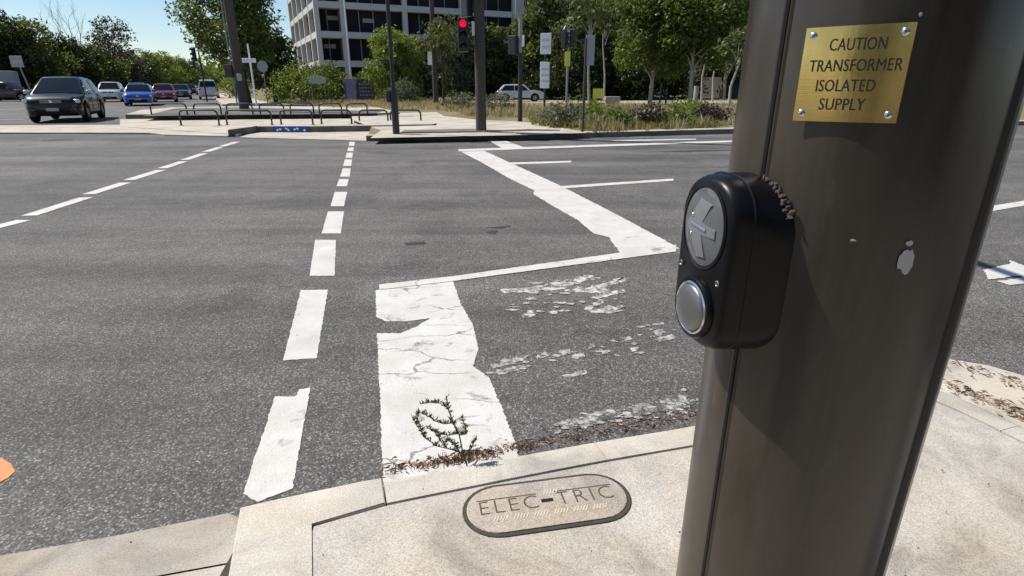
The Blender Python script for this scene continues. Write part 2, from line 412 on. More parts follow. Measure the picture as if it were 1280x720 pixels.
marking('lane_arrow', [px([(1228, 338), (1262, 330), (1262, 326), (1300, 340), (1278, 352), (1276, 345), (1236, 350)]), px([(1246, 352), (1300, 345), (1320, 352), (1262, 357)])], PAINT_FAR, 0.005)
marking('lane_dash', [px([(1226, 260), (1330, 243), (1335, 248), (1230, 266)])], PAINT_FAR, 0.005)
frd = random.Random(21); fl = []
def fleck(u, v, s_):
    c_ = at(u, v).xy; k = 7; r0 = s_ * (0.35 + frd.random()); a0 = frd.random() * 6; sx = 1 + frd.random() * 1.4
    fl.append([c_ + Vector((math.cos(a0 + 6.283 * i / k) * r0 * sx * (0.6 + 0.7 * frd.random()), math.sin(a0 + 6.283 * i / k) * r0 * (0.6 + 0.7 * frd.random()))) for i in range(k)])
for _ in range(46):
    q_ = frd.random(); fleck(612 + 236 * q_ + frd.gauss(0, 5), 462 - 46 * q_ + frd.gauss(0, 6), 0.012)
for _ in range(70):
    q_ = frd.random(); fleck(690 + 178 * q_ + frd.gauss(0, 6), 534 - 32 * q_ + frd.gauss(0, 7), 0.011)
for _ in range(34): fleck(640 + 140 * frd.random(), 350 + 44 * frd.random(), 0.020)
marking('paint_flecks', fl, PAINT_WORN, 0.0031, 0.05, 0.001)
# tar patches and a seal crack
TAR = plain('road_tar', (0.045, 0.044, 0.043), 0.7, 0, 0.3, 0.3, 20)
marking('tar_patch', [px([(505, 304), (530, 302), (533, 305), (508, 307)]), px([(605, 285), (640, 282), (628, 286)]), px([(607, 290), (622, 288), (618, 293)]), px([(816, 189.4), (856, 188.2), (914, 187.6), (914, 188.3), (856, 190.2)])], TAR, 0.003, 0.05, 0.006)
marking('drain_slot', [px([(52, 175), (90, 173.6), (92, 175), (54, 176.8)])], TAR, 0.004)

# ---- near footpath, kerb and ramp
def offset_line(L, d):
    out = []
    for i, p in enumerate(L):
        t = (L[min(i + 1, len(L) - 1)] - L[max(i - 1, 0)]).normalized()
        out.append(p + Vector((t.y, -t.x)) * d)
    return out
corner = [at(1195, 452, KZ).xy, at(1240, 470, KZ).xy, at(1280, 490, KZ).xy]
right_kerb = [at(1186, 489, KZ).xy, at(1235, 508, KZ).xy, at(1280, 531, KZ).xy]
e0 = KF[-1]; d0 = (KF[-1] - KF[-3]).normalized(); e1 = right_kerb[0]; d1 = (right_kerb[0] - right_kerb[-1]).normalized()
# Bezier corner joining the two straight kerbs
L_ = (e1 - e0).length
c0 = e0 + d0 * L_ * 0.45; c1 = e1 + d1 * L_ * 0.42
bez = [(e0 * (1 - t) ** 3 + c0 * 3 * t * (1 - t) ** 2 + c1 * 3 * t * t * (1 - t) + e1 * t ** 3) for t in [i / 10 for i in range(1, 10)]]
front = KF + bez + right_kerb + [right_kerb[-1] - d1 * 1.0, right_kerb[-1] - d1 * 6.0]
back = offset_line(front, 0.135)
def kerb_run(bm, F, B, z, gap=0.0):
    """kerb with a rounded nose: profile swept along the front line"""
    prof = [(0.0, -0.05), (0.0, z - 0.035), (0.008, z - 0.016), (0.022, z - 0.004), (0.045, z), (1.0, z), (1.0, -0.05)]
    rings = []
    for f, b in zip(F, B):
        d = b - f; w = d.length; dn = d / w
        rings.append([bm.verts.new((*(f + dn * (q if q < 0.5 else w)), zz)) for q, zz in prof])
    for a, b in zip(rings, rings[1:]):
        for j in range(len(prof) - 1): bm.faces.new((a[j], a[j + 1], b[j + 1], b[j]))
    bm.faces.new(rings[0]); bm.faces.new(list(reversed(rings[-1])))
def resample(L, step):
    out = [L[0].copy()]; 
    for a, b in zip(L, L[1:]):
        k = max(1, int((b - a).length / step))
        for j in range(1, k + 1): out.append(a + (b - a) * j / k)
    return out
front = resample(front, 0.06)
for _ in range(3): front = [front[0]] + [(a + b * 2 + c_) / 4 for a, b, c_ in zip(front, front[1:], front[2:])] + [front[-1]]
back = offset_line(front, 0.135)
ra0 = at(300, 634, KZ).xy
def nearest(L, p): return min(range(len(L)), key=lambda i: (L[i] - p).length)
front[0] = ra0
cuts = [0, nearest(front, at(487, 597, KZ).xy), nearest(front, at(740, 549, KZ).xy), nearest(front, bez[2]), nearest(front, bez[7]), nearest(front, right_kerb[2]), len(front) - 1]
bm = NB()
for a, b in list(zip(cuts, cuts[1:]))[1:]:
    F = [p.copy() for p in front[a:b + 1]]; B = [p.copy() for p in back[a:b + 1]]
    g = 0.0012
    if len(F) > 2:
        for Lq in (F, B):
            Lq[0] += (Lq[1] - Lq[0]).normalized() * g; Lq[-1] += (Lq[-2] - Lq[-1]).normalized() * g
    kerb_run(bm, F, B, KZ)
obj('kerb', bm, CONC, None, True, 50)['kind'] = 'structure'
# return of the kerb beside the ramp (towards the camera)
ra = at(300, 634, KZ).xy; rb = at(285, 720, KZ).xy; rdir = (rb - ra).normalized()
ja = at(387, 653.5, KZ).xy; jb = at(388, 720, KZ).xy; jdir = (jb - ja).normalized()
bm = NB(); c1_ = cuts[1]; jn = nearest(back, ja)
Q = [p for p in front[0:c1_]] + [front[c1_] + (front[c1_ - 1] - front[c1_]).normalized() * 0.003, back[c1_] + (back[c1_ - 1] - back[c1_]).normalized() * 0.003]
Q += [ja, ja + jdir * 1.6, ra + rdir * 1.6]
prism(bm, [tuple(p) for p in Q], -0.05, KZ, None, 0.006)
obj('kerb_return', bm, CONC, None, True, 50)['kind'] = 'structure'
# footpath slab behind the kerb, a 12 mm joint left open all round
pb = offset_line(front, 0.143)
kx = ja + Vector((0.013, -0.013)); i0 = nearest(pb, kx)
i0 = cuts[1] + 1
kn = (back[cuts[1]] - ja).normalized(); kn = Vector((kn.y, -kn.x)) * 0.008
foot = [tuple(ja + kn + Vector((0.012, 0.0))), tuple(back[cuts[1]] + kn)] + [tuple(p) for p in pb[i0:]] + [(pb[-1].x - 0.5, -6.0), (kx.x, -6.0)]
bm = NB(); prism(bm, foot, -0.05, KZ - 0.004, None, 0.006)
obj('footpath', bm, CONC_PATH, None)['kind'] = 'structure'
JOINT = plain('joint_filler', (0.07, 0.065, 0.055), 0.9, 0, 0.1, 0.3, 30)
bm = NB(); prism(bm, [tuple(p) for p in [ra + rdir * 0.1 + Vector((.02, -.03)), ja + Vector((-.02, -.01))] + [front[j] + (back[j] - front[j]) * 0.6 for j in range(4, len(front))]] + [(pb[-1].x - 0.6, -5.9), (ra.x + 0.3, -5.9)], -0.06, KZ - 0.016)
obj('joint_bed', bm, JOINT)['kind'] = 'structure'
# gutter and kerb ramp on the far side of the return
gl = [at(-60, 708, 0.02).xy, at(0, 692, 0.02).xy, at(150, 666, 0.02).xy, at(285, 639, 0.02).xy, ra + Vector((0.10, 0.0))]
bm = NB()
gA = [(*p, 0.012) for p in gl]
gB = [(*at(-60, 775, 0.05).xy, 0.05), (*at(0, 755, 0.05).xy, 0.05), (*at(205, 718, 0.05).xy, 0.05), (*at(287, 703, 0.05).xy, 0.05), (*(at(287, 703, 0.05).xy + Vector((0.12, 0.03))), 0.05)]
gC = [(p[0] - 0.02, p[1] - 1.3, 0.115) for p in gB]
def strip(bm, A, B):
    a = [bm.verts.new(p) for p in A]; b = [bm.verts.new(p) for p in B]
    for i in range(len(A) - 1): bm.faces.new((a[i], a[i + 1], b[i + 1], b[i]))
strip(bm, gA, gB)
strip(bm, [(p[0], p[1], -0.03) for p in gA], gA)
obj('kerb_ramp_lip', bm, CONC_GREY)['kind'] = 'structure'
bm = NB(); gB2 = [(p[0], p[1] - 0.008, p[2] + 0.0005) for p in gB]
strip(bm, gB2, gC)
obj('kerb_ramp', bm, CONC)['kind'] = 'structure'
bm = NB(); strip(bm, [(p[0], p[1] + 0.03, p[2] - 0.012) for p in gB], [(p[0], p[1] - 0.1, p[2] - 0.012) for p in gB])
tube(bm, [gB2[2], (gB2[2][0] + 0.0, gB2[2][1] - 0.4, 0.072)], 0.003, 5)
obj('ramp_joint', bm, JOINT)['kind'] = 'structure'
# concrete gutter on the corner beyond the pole
ge = [at(1180, 449).xy, at(1235, 458).xy, at(1290, 474).xy, at(1400, 510).xy]
gi = [at(1165, 500).xy, at(1232, 520).xy, at(1290, 548).xy, at(1400, 590).xy]
bm = NB(); strip(bm, [(*p, 0.006) for p in ge], [(*p, 0.012) for p in gi]); obj('gutter', bm, CONC)['kind'] = 'structure'

# ---- far side: verge, islands, landing
def slab(name, pts, z0, z1, m, bev=0.02):
    bm = NB(); prism(bm, [tuple(p[:2]) for p in pts], z0, z1, None, bev); o = obj(name, bm, m, None); o['kind'] = 'structure'; return o
KERB_FACE = concrete('kerb_face_shaded', (0.17, 0.158, 0.13), 0.14, 0.4, 0.5)  # darker colour for upright kerb faces, their shade painted in
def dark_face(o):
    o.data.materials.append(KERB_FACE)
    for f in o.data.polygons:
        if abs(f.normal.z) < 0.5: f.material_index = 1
vf = [at(458, 176.5), at(640, 174.5), at(760, 171.5), at(915, 167.0)]
dv = (vf[-1] - vf[-2]).normalized(); vf += [vf[-1] + dv * 14, vf[-1] + dv * 60]
def behind(L, d): return [p + Vector((-0.05, 1, 0)).normalized() * d for p in L]
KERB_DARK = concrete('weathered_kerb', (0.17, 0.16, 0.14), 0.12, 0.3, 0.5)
vb = behind(vf, 0.35)
bm = NB(); kerb_run(bm, [p.xy for p in resample([Vector(p) for p in vf], 0.5)], [p.xy for p in resample([Vector(p) for p in vb], 0.5)][:len(resample([Vector(p) for p in vf], 0.5))], 0.15)
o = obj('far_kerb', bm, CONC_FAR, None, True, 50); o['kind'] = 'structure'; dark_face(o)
vb2 = behind(vf, 0.352)
ln = at(445, 150)
slab('verge', vb2 + [Vector((70, 38, 0)), Vector((2, 38, 0)), Vector((-8, 37, 0)), at(470, 146)], -0.05, 0.146, TURF, 0)
sheet('access_road', [(-2, 49), (70, 44), (70, 52), (-2, 57)], -0.02, CONC_GREY)
pav = [at(462, 172.5, .152), at(660, 168.5, .152), at(735, 166, .152), at(690, 157, .152), at(655, 152, .152), at(600, 150, .152), at(555, 145, .152), at(545, 140, .152), at(500, 141, .152), at(440, 141, .152), at(440, 150, .152), at(500, 165, .152)]
sheet('island_paving', [at(463, 172.5, .152)] + pav[1:-1] + [at(476, 163, .152)], 0.152, CONC_FAR)
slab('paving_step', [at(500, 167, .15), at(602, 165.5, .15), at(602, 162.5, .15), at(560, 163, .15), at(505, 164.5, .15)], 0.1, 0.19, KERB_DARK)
slab('paving_step', [at(602, 165.5, .15), at(662, 163.5, .15), at(700, 164, .15), at(655, 160, .15), at(602, 160.5, .15)], 0.1, 0.20, CONC_FAR)
sheet('landing', [at(300, 172), at(462, 176.6), at(500, 167), at(520, 160), at(330, 161)], 0.012, CONC_FAR)
# front platform with the first row of hoop rails
kq = [p.xy for p in resample([at(286, 171.2), at(303, 168.6), at(320, 165.8), at(345, 165.6), at(400, 165.6), at(470, 164.4), at(542, 162.8)], 0.3)]
bm = NB(); kerb_run(bm, kq, [p + Vector((0.06, 0.34)) for p in kq], 0.20)
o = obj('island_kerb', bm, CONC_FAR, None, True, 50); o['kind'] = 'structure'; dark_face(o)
slab('island_path', [kq[0] + Vector((0.2, 0.1))] + [p + Vector((0.05, 0.3)) for p in kq[1:]] + [at(560, 152, .06), at(560, 145, .06), at(300, 147, .06), at(150, 149, .06), at(150, 158, .06)], -0.05, 0.06, CONC_FAR, 0)
slab('island_apron', [at(-260, 172), at(0, 167.5), at(110, 167.5), at(188, 168), at(205, 169.8), at(285, 171.6), at(298, 166), at(250, 157.5), at(150, 157.5), at(0, 158.5), at(-260, 162)], -0.05, 0.045, CONC_FAR, 0.02)
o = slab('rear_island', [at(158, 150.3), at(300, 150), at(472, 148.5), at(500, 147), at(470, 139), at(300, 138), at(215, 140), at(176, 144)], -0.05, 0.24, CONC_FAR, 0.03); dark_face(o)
sheet('rear_island_top', [at(178, 145.0, .244), at(300, 143.5, .244), at(466, 142.2, .244), at(480, 139, .244), at(300, 134, .244), at(220, 135, .244)], 0.244, ASPHALT)
# blue painted kerb face with white marks
bm = NB(); a_, b_ = at(343, 165.6), at(386, 165.8)
box(bm, ((a_.x + b_.x) / 2, (a_.y + b_.y) / 2 - 0.02, 0.105), ((b_ - a_).length, 0.04, 0.17), Matrix.Rotation(math.atan2(b_.y - a_.y, b_.x - a_.x), 3, 'Z'))
tag(obj('painted_kerb_panel', bm, BLUE_PAINT), 'blue painted stretch of kerb face with small white marks, below the hoop rails', 'kerb panel')
kp = bpy.data.objects['painted_kerb_panel']
bm = NB()
for k, t in enumerate((0.12, 0.2, 0.38, 0.44, 0.62, 0.70, 0.9)):
    p = a_ + (b_ - a_) * t
    box(bm, (p.x, p.y - 0.046, 0.10 + 0.02 * ((k * 7) % 3 - 1)), (0.07, 0.012, 0.05), Matrix.Rotation(R(25 * ((k % 3) - 1)), 3, 'Y'))
obj('white_mark', bm, SIGN_WHITE, kp)
# side road edge line and its right kerb
e_a, e_b = at(205, 150), at(233, 134)
marking('road_edge_line', [dash(206, 148.5, 232, 134.2, 0.2)], PAINT_FAR, 0.005)
for i, (u0, v0, u1, v1) in enumerate([(0, 137, 30, 136), (-20, 150, 30, 149)]): marking('lane_dash', [dash(u0, v0, u1, v1, 0.15)], PAINT_FAR, 0.005)
pA = bR + NBv * 0.8; slab('side_road_kerb', [pA, pA + DB * 300, pA + DB * 300 + NBv * 0.3, pA + NBv * 0.3], -0.05, 0.14, CONC_FAR)
pA2 = pA + NBv * 0.302
slab('side_road_footpath', [pA2, pA2 + DB * 60, pA2 + DB * 60 + NBv * 3, pA2 + NBv * 3 - DB * 3], -0.05, 0.135, CONC_FAR)
# distant rise closing the side road
bm = NB()
n = 40
for side in (0,):
    rows = []
    for i in range(n + 1):
        a = -62 + i * 1.9; az = R(a); d = 330 + 40 * math.sin(i * 0.7)
        hh = 9 + 5 * math.sin(i * 0.45 + 1) + 2 * math.sin(i * 1.7)
        rows.append([bm.verts.new((math.sin(az) * dd, math.cos(az) * dd, zz)) for dd, zz in ((d, -0.5), (d + 60, hh * 0.7), (d + 150, hh), (d + 380, -0.5))])
    for a, b in zip(rows, rows[1:]):
        for j in range(3): bm.faces.new((a[j], a[j + 1], b[j + 1], b[j]))
HILL = plain('hill_woodland', (0.055, 0.075, 0.045), 0.95, 0, 0.1, 0.5, 0.12, 0.8)
obj('hills', bm, HILL, None, True)['kind'] = 'structure'

# ------------------------------------------------------------------ the near pole
PD, PAZ, PR = 0.86, R(30.85), 0.150
PC = Vector((PD * math.sin(PAZ), PD * math.cos(PAZ), KZ))
s = NT('pole_bronze')
f1 = s.noise(5, 7, 0.66, 0.5, s.mapped((2.4, 2.4, 0.42))); f2 = s.noise(60, 4, 0.6, 0, s.mapped((1, 1, 0.25)))
c = s.mix(s.ramp(f1, [(0.3, 0.0), (0.7, 1.0)]), (0.022, 0.0172, 0.0122), (0.060, 0.047, 0.034))
c = s.mix(s.ramp(f2, [(0.62, 0.0), (0.8, 0.5)]), c, (0.10, 0.092, 0.08))
rr = s.ramp(f1, [(0.3, 0.30), (0.7, 0.42)])
s.bump(s.noise(26, 4, 0.6), 0.05, 0.004)
s.b.inputs['Coat Weight'].default_value = 0.28; s.b.inputs['Coat Roughness'].default_value = 0.2; POLE = s.done(c, rr, 0.1, 0.4)
pole = thing('signal_pole', PC, 'thick brown steel pole beside the footpath kerb, carrying the brass plate and the push button', 'signal pole')
bm = NB(); lathe(bm, [(PR, 0.0), (PR, 1.0), (PR, 3.0), (PR * 0.9, 7.5), (PR * 0.86, 8.6)], 96); obj('shaft', bm, POLE, pole, True, 30)
bm = NB(); lathe(bm, [(PR + 0.16, -0.01), (PR + 0.16, 0.025), (PR + 0.0, 0.026)], 48); obj('base_flange', bm, POLE, pole, True, 30)
def on_pole(az_deg, z, out=0.0):
    a = R(az_deg); return Vector((math.sin(a) * (PR + out), math.cos(a) * (PR + out), z))
def pole_M(az_deg, z, out=0.0):
    """local frame on the pole skin: x to the viewer's right, y up, z outwards"""
    a = R(az_deg); n_ = Vector((math.sin(a), math.cos(a), 0)); y_ = Vector((0, 0, 1)); x_ = y_.cross(n_)
    M = Matrix((x_, y_, n_)).transposed().to_4x4(); M.translation = on_pole(az_deg, z, out); return M
# weld seam
seam_az = 248.5
bm = NB(); tube(bm, [on_pole(seam_az, 0.03, 0.0), on_pole(seam_az, 1.0, 0.0), on_pole(seam_az, 3.0, 0.0)], 0.0035, 6); 
obj('weld_seam', bm, plain('weld_dark', (0.03, 0.027, 0.024), 0.5, 0.3), pole, True)
bm = NB(); tube(bm, [on_pole(seam_az - 2.6, 0.03, -0.001), on_pole(seam_az - 2.6, 3.0, -0.001)], 0.0028, 6); obj('weld_seam', bm, POLE, pole, True)
bm = NB(); tube(bm, [on_pole(149, 0.03, -0.002), on_pole(149, 3.0, -0.002)], 0.007, 8); obj('weld_seam', bm, bpy.data.materials['weld_dark'], pole, True)
def chip(az, z, w, h_, m, k=18, seed=1):
    rd = random.Random(seed); bm = NB(); M = None; vs = []; rings = []
    pts = [(math.cos(2 * math.pi * i / k) * w * (0.75 + 0.5 * rd.random()), math.sin(2 * math.pi * i / k) * h_ * (0.75 + 0.5 * rd.random())) for i in range(k)]
    c_ = bm.verts.new(on_pole(az, z, 0.0016)); vs = [bm.verts.new(on_pole(az - math.degrees(x / PR), z + y, 0.0014)) for x, y in pts]
    for i in range(k): bm.faces.new((c_, vs[i], vs[(i + 1) % k]))
    return obj('paint_chip', bm, m, pole)
CHIP = plain('chip_primer', (0.44, 0.42, 0.41), 0.7, 0, 0.3, 0.15, 40)
def pole_az(u, v):
    """azimuth on the pole and height of the skin point seen at a photo pixel"""
    a = (u - 640) / FPX; b = (360 - v) / FPX; d = Vector((a, CP + b * SP, b * CP - SP))
    o = Vector((0, 0)) - PC.xy; dd = d.xy; A = dd.dot(dd); B = o.dot(dd); C_ = o.dot(o) - PR * PR
    t = (-B - math.sqrt(max(0, B * B - A * C_))) / A
    p = dd * t + o; return math.degrees(math.atan2(p.x, p.y)) % 360, EYE + d.z * t - KZ
a_, z_ = pole_az(1132, 326); chip(a_, z_, 0.0085, 0.0135, CHIP, 18, 3)
a_, z_ = pole_az(1136, 304); chip(a_, z_, 0.0035, 0.003, CHIP, 10, 5)
a_, z_ = pole_az(1066, 300); chip(a_, z_, 0.003, 0.0015, CHIP, 8, 6)
a_, z_ = pole_az(1150, 18); chip(a_, z_, 0.002, 0.002, CHIP, 8, 7)
# outreach arm overhead (its shadow crosses the road beyond the pole)
bm = NB(); ad = Vector((-0.10, 0.995, 0)).normalized()
tube(bm, [Vector((0, 0, 5.05)) + ad * 0.12, Vector((0, 0, 5.2)) + ad * 2.5, Vector((0, 0, 5.25)) + ad * 6.2], [0.075, 0.062, 0.05], 14); obj('outreach_arm', bm, POLE, pole, True)

# brass plate
s = NT('brass'); f = s.noise(3, 4, 0.6, 0.2, s.mapped((30, 2, 2))); g = s.noise(16, 3)
c = s.mix(s.ramp(g, [(0.3, 0.0), (0.7, 1.0)]), (0.66, 0.43, 0.14), (0.82, 0.58, 0.23))
s.bump(s.noise(60, 3, 0.6, 0, s.mapped((0.5, 14, 1))), 0.03, 0.002)
BRASS = s.done(c, s.ramp(f, [(0.2, 0.13), (0.8, 0.22)]), 1.0, 0.5)
pa, pz = pole_az(1068, 92)
plate = thing('warning_plate', (0, 0, 0), 'brass plate engraved CAUTION TRANSFORMER ISOLATED SUPPLY, screwed to the thick brown pole', 'warning plate')
plate.matrix_world = Matrix.Translation(PC) @ pole_M(pa + 1.2, pz - 0.0012, 0.0035) @ Matrix.Rotation(R(0.3), 4, 'Z')
PW, PH, RP = 0.0965, 0.093, 0.42
def bend(me_or_bm_verts):
    for v in me_or_bm_verts: v.co.z -= v.co.x ** 2 / (2 * RP)
bm = NB(); nx = 16
g0 = [[bm.verts.new((-PW / 2 + PW * i / nx, yy, zz)) for yy, zz in ((-PH / 2, -0.001), (-PH / 2, 0.0006), (PH / 2, 0.0006), (PH / 2, -0.001))] for i in range(nx + 1)]
for a, b in zip(g0, g0[1:]):
    for j in range(4): bm.faces.new((a[j], b[j], b[(j + 1) % 4], a[(j + 1) % 4]))
bm.faces.new(g0[0]); bm.faces.new(list(reversed(g0[-1])))
bend(bm.verts); obj('plate', bm, BRASS, plate)
INK = plain('plate_ink', (0.018, 0.016, 0.014), 0.6, 0, 0.3, 0.3, 300)
for line, y_, sz in (('CAUTION', 0.0285, 0.0167), ('TRANSFORMER', 0.0085, 0.0167), ('ISOLATED', -0.0110, 0.0167), ('SUPPLY', -0.0295, 0.0167)):
    me = text_mesh(line, sz, 0.0002, spacing=1.04, offset=0.0)
    xs = [v.co.x for v in me.vertices]; wd = max(xs) - min(xs); want = {'CAUTION': 0.0505, 'TRANSFORMER': 0.0835, 'ISOLATED': 0.054, 'SUPPLY': 0.0425}[line]
    for v in me.vertices: v.co.x *= want / wd; v.co.x += -0.003 if line in ('ISOLATED', 'SUPPLY') else 0.002; v.co.y += y_; v.co.z += 0.0010
    bm = NB()
    for dx, dz in ((-0.00016, 0.0), (0.00016, 0.00003)):     # engraved strokes: a slightly doubled cut
        n0 = len(bm.verts); bm.from_mesh(me); bm.verts.ensure_lookup_table()
        for v in bm.verts[n0:]: v.co.x += dx; v.co.z += dz
    bend(bm.verts); m2 = bpy.data.meshes.new('lettering'); bm.to_mesh(m2); bm.free(); link('lettering', m2, INK, plate)
for sx in (-1, 1):
    for sy in (-1, 1):
        x, y = sx * (PW / 2 - 0.008), sy * (PH / 2 - 0.008)
        bm = NB(); M = Matrix.Translation((x, y, -x * x / (2 * RP) + 0.0006))
        lathe(bm, [(0.0036, 0), (0.0036, 0.0007), (0.0026, 0.0016), (0.0010, 0.0017), (0.0009, 0.0005)], 16, M); sc = obj('screw', bm, CHROME, plate, True, 40)
        bm = NB(); lathe(bm, [(0.0010, 0.0012), (0.0010, 0.0018)], 8, M); obj('screw_recess', bm, INK, sc)

# push button
ba = 256.0; bzc = 1.185 - KZ
pb_ = thing('push_button_box', (0, 0, 0), 'black pedestrian push button box with arrow disc on the thick brown pole', 'push button')
pb_.matrix_world = Matrix.Translation(PC) @ pole_M(ba, bzc, 0.0)
BW, BH, BD = 0.0585, 0.111, 0.056
def outline(w, h_, rt, rbm, n=10):
    P = []
    for cx, cy, r, a0 in ((w - rt, h_ - rt, rt, 0), (-w + rt, h_ - rt, rt, 90), (-w + rbm, -h_ + rbm, rbm, 180), (w - rbm, -h_ + rbm, rbm, 270)):
        for i in range(n + 1): a = R(a0 + 90 * i / n); P.append((cx + r * math.cos(a), cy + r * math.sin(a)))
    return P
def loft(bm, rings, cap0=True, cap1=True):
    rr = [[bm.verts.new(p) for p in r] for r in rings]; n = len(rr[0])
    for a, b in zip(rr, rr[1:]):
        for j in range(n): bm.faces.new((a[j], a[(j + 1) % n], b[(j + 1) % n], b[j]))
    if cap0: bm.faces.new(list(reversed(rr[0])))
    if cap1: bm.faces.new(rr[-1])
def oring(w, h_, rt, rbm, z, dy=0.0): return [(x, y + dy, z) for x, y in outline(w, h_, rt, rbm)]
bm = NB()
loft(bm, [oring(BW + 0.013, BH + 0.002, 0.070, 0.050, -0.045), oring(BW + 0.013, BH + 0.002, 0.070, 0.050, -0.002), oring(BW + 0.008, BH + 0.002, 0.064, 0.047, 0.012), oring(BW + 0.002, BH + 0.001, 0.053, 0.042, 0.030), oring(BW, BH, 0.050, 0.042, BD - 0.012),
          oring(BW - 0.003, BH - 0.003, 0.048, 0.040, BD - 0.004), oring(BW - 0.008, BH - 0.008, 0.044, 0.036, BD)])
obj('housing', bm, PLASTIC, pb_, True, 55)
bm = NB(); loft(bm, [oring(BW + 0.0015, BH + 0.0015, 0.050, 0.042, 0.029), oring(BW + 0.0030, BH + 0.0025, 0.0505, 0.0425, 0.0300), oring(BW + 0.0012, BH + 0.0012, 0.050, 0.042, 0.0312)]); obj('housing_seam', bm, PLASTIC, pb_, True, 60)
DISC = plain('disc_grey', (0.11, 0.113, 0.122), 0.09, 0, 0.6, 0.3, 30); ARROW = plain('arrow_pale', (0.175, 0.18, 0.195), 0.10, 0, 0.6, 0.12, 40)
dcy = 0.0475; dw, dh = 0.0430, 0.0500
def ell(w, h_, z, cy, n=40): return [(w * math.cos(2 * math.pi * i / n), cy + h_ * math.sin(2 * math.pi * i / n), z) for i in range(n)]
bm = NB(); loft(bm, [ell(dw + .004, dh + .004, BD - 0.002, dcy), ell(dw + .004, dh + .004, BD + 0.0015, dcy), ell(dw + .001, dh + .001, BD + 0.003, dcy), ell(dw, dh, BD + 0.0012, dcy)], True, True); obj('disc_rim', bm, PLASTIC, pb_, True, 40)
bm = NB(); loft(bm, [ell(dw - .0005, dh - .0005, BD, dcy), ell(dw - .0005, dh - .0005, BD + 0.0014, dcy), ell(dw * 0.85, dh * 0.85, BD + 0.0030, dcy), ell(dw * 0.6, dh * 0.6, BD + 0.0042, dcy), ell(dw * 0.3, dh * 0.3, BD + 0.0050, dcy), ell(dw * 0.02, dh * 0.02, BD + 0.0052, dcy)]); disc = obj('arrow_disc', bm, DISC, pb_, True, 60)
bm = NB()
arrow = [(-0.038, 0.0), (-0.008, 0.041), (0.022, 0.036), (0.000, 0.007), (0.036, 0.003), (0.036, -0.011), (0.000, -0.009), (0.018, -0.042), (-0.004, -0.045)]
prism(bm, [(x * 0.86, y * 0.86) for x, y in arrow], 0, 0.0034, Matrix.Translation((0, dcy, BD + 0.0022)), 0.0012); obj('arrow', bm, ARROW, disc, True, 25)
bm = NB(); tube(bm, [(-0.020, dcy + 0.002, BD + 0.0056), (0.012, dcy - 0.002, BD + 0.0056)], 0.0022, 8)
for yy in (0.012, -0.012): lathe(bm, [(0.0028, 0), (0.0024, 0.0014), (0.001, 0.002)], 12, Matrix.Translation((-0.020, dcy + yy, BD + 0.0052)))
obj('tactile_mark', bm, CHROME, disc, True, 60)
bcy = -0.0600
STEEL = NT('button_steel'); STEEL.bump(STEEL.noise(30, 3, 0.6, 0, STEEL.mapped((1, 20, 1))), 0.05, 0.002); STEEL = STEEL.done((0.23, 0.225, 0.225), 0.38, 0.8)
M = Matrix.Translation((0, bcy, BD - 0.002))
bm = NB(); lathe(bm, [(0.0415, 0), (0.0415, 0.006), (0.0395, 0.009), (0.0365, 0.0095), (0.0355, 0.006)], 48, M); obj('button_collar', bm, PLASTIC, pb_, True, 40)
bm = NB(); lathe(bm, [(0.0355, 0.004), (0.0355, 0.0095), (0.0335, 0.0108), (0.0318, 0.0095), (0.0318, 0.006)], 48, M); obj('button_ring', bm, CHROME, pb_, True, 40)
bm = NB(); lathe(bm, [(0.0312, 0.004), (0.0312, 0.0105), (0.029, 0.0125), (0.020, 0.0150), (0.010, 0.0160), (0.001, 0.0163)], 48, M); obj('button', bm, STEEL, pb_, True, 50)
for x, y in ((0.041, -0.014), (-0.044, -0.012)):
    bm = NB(); lathe(bm, [(0.0042, 0), (0.0042, 0.0012), (0.003, 0.002), (0.0022, 0.0008)], 14, Matrix.Translation((x, y, BD - 0.0005))); obj('screw', bm, STEEL, pb_, True, 40)
# ragged mastic where the box meets the pole
bm = NB(); rd = random.Random(4)
for k in range(60):
    t = k / 59; th = R(78 - 56 * t); x = 0.0015 + 0.071 * math.cos(th) + rd.gauss(0, 0.0015); y = 0.043 + 0.071 * math.sin(th) + rd.gauss(0, 0.0012)
    box(bm, (x, y, -0.004 - 0.006 * t + rd.gauss(0, 0.002)), (0.0015 + 0.003 * rd.random(), 0.001 + 0.003 * rd.random(), 0.005), Matrix.Rotation(rd.random() * 3, 3, 'Z'))
obj('sealant', bm, plain('sealant_grey', (0.11, 0.085, 0.075), 0.7), pb_)

# ------------------------------------------------------------------ electricity pit lid
PZ = KZ - 0.004
la, lb = at(578, 644, PZ), at(786, 616, PZ)
lt, lbm = at(650, 602, PZ), at(665, 665, PZ)
ax = (lb - la); LL = ax.length; ang = math.atan2(ax.y, ax.x)
lid = thing('pit_lid', ((la.x + lb.x) / 2, (la.y + lb.y) / 2, PZ), 'oval concrete electricity pit lid marked ELECTRIC, set in the footpath behind the kerb', 'pit lid', ang)
perp = Vector((-math.sin(ang), math.cos(ang), 0)); WW = abs((lt - lbm).dot(perp))
print('lid', LL, WW)
def caps(L, Wd, n=14):
    r = Wd / 2; h_ = L / 2 - r
    return [(h_ + r * math.cos(R(-90 + 180 * i / n)), r * math.sin(R(-90 + 180 * i / n))) for i in range(n + 1)] + [(-h_ + r * math.cos(R(90 + 180 * i / n)), r * math.sin(R(90 + 180 * i / n))) for i in range(n + 1)]
IRON = plain('pit_frame', (0.075, 0.062, 0.050), 0.75, 0.2, 0.3, 0.5, 40, 0.5)
bm = NB(); prism(bm, caps(LL, WW), 0.0005, 0.004, None, 0.002); obj('frame', bm, IRON, lid)
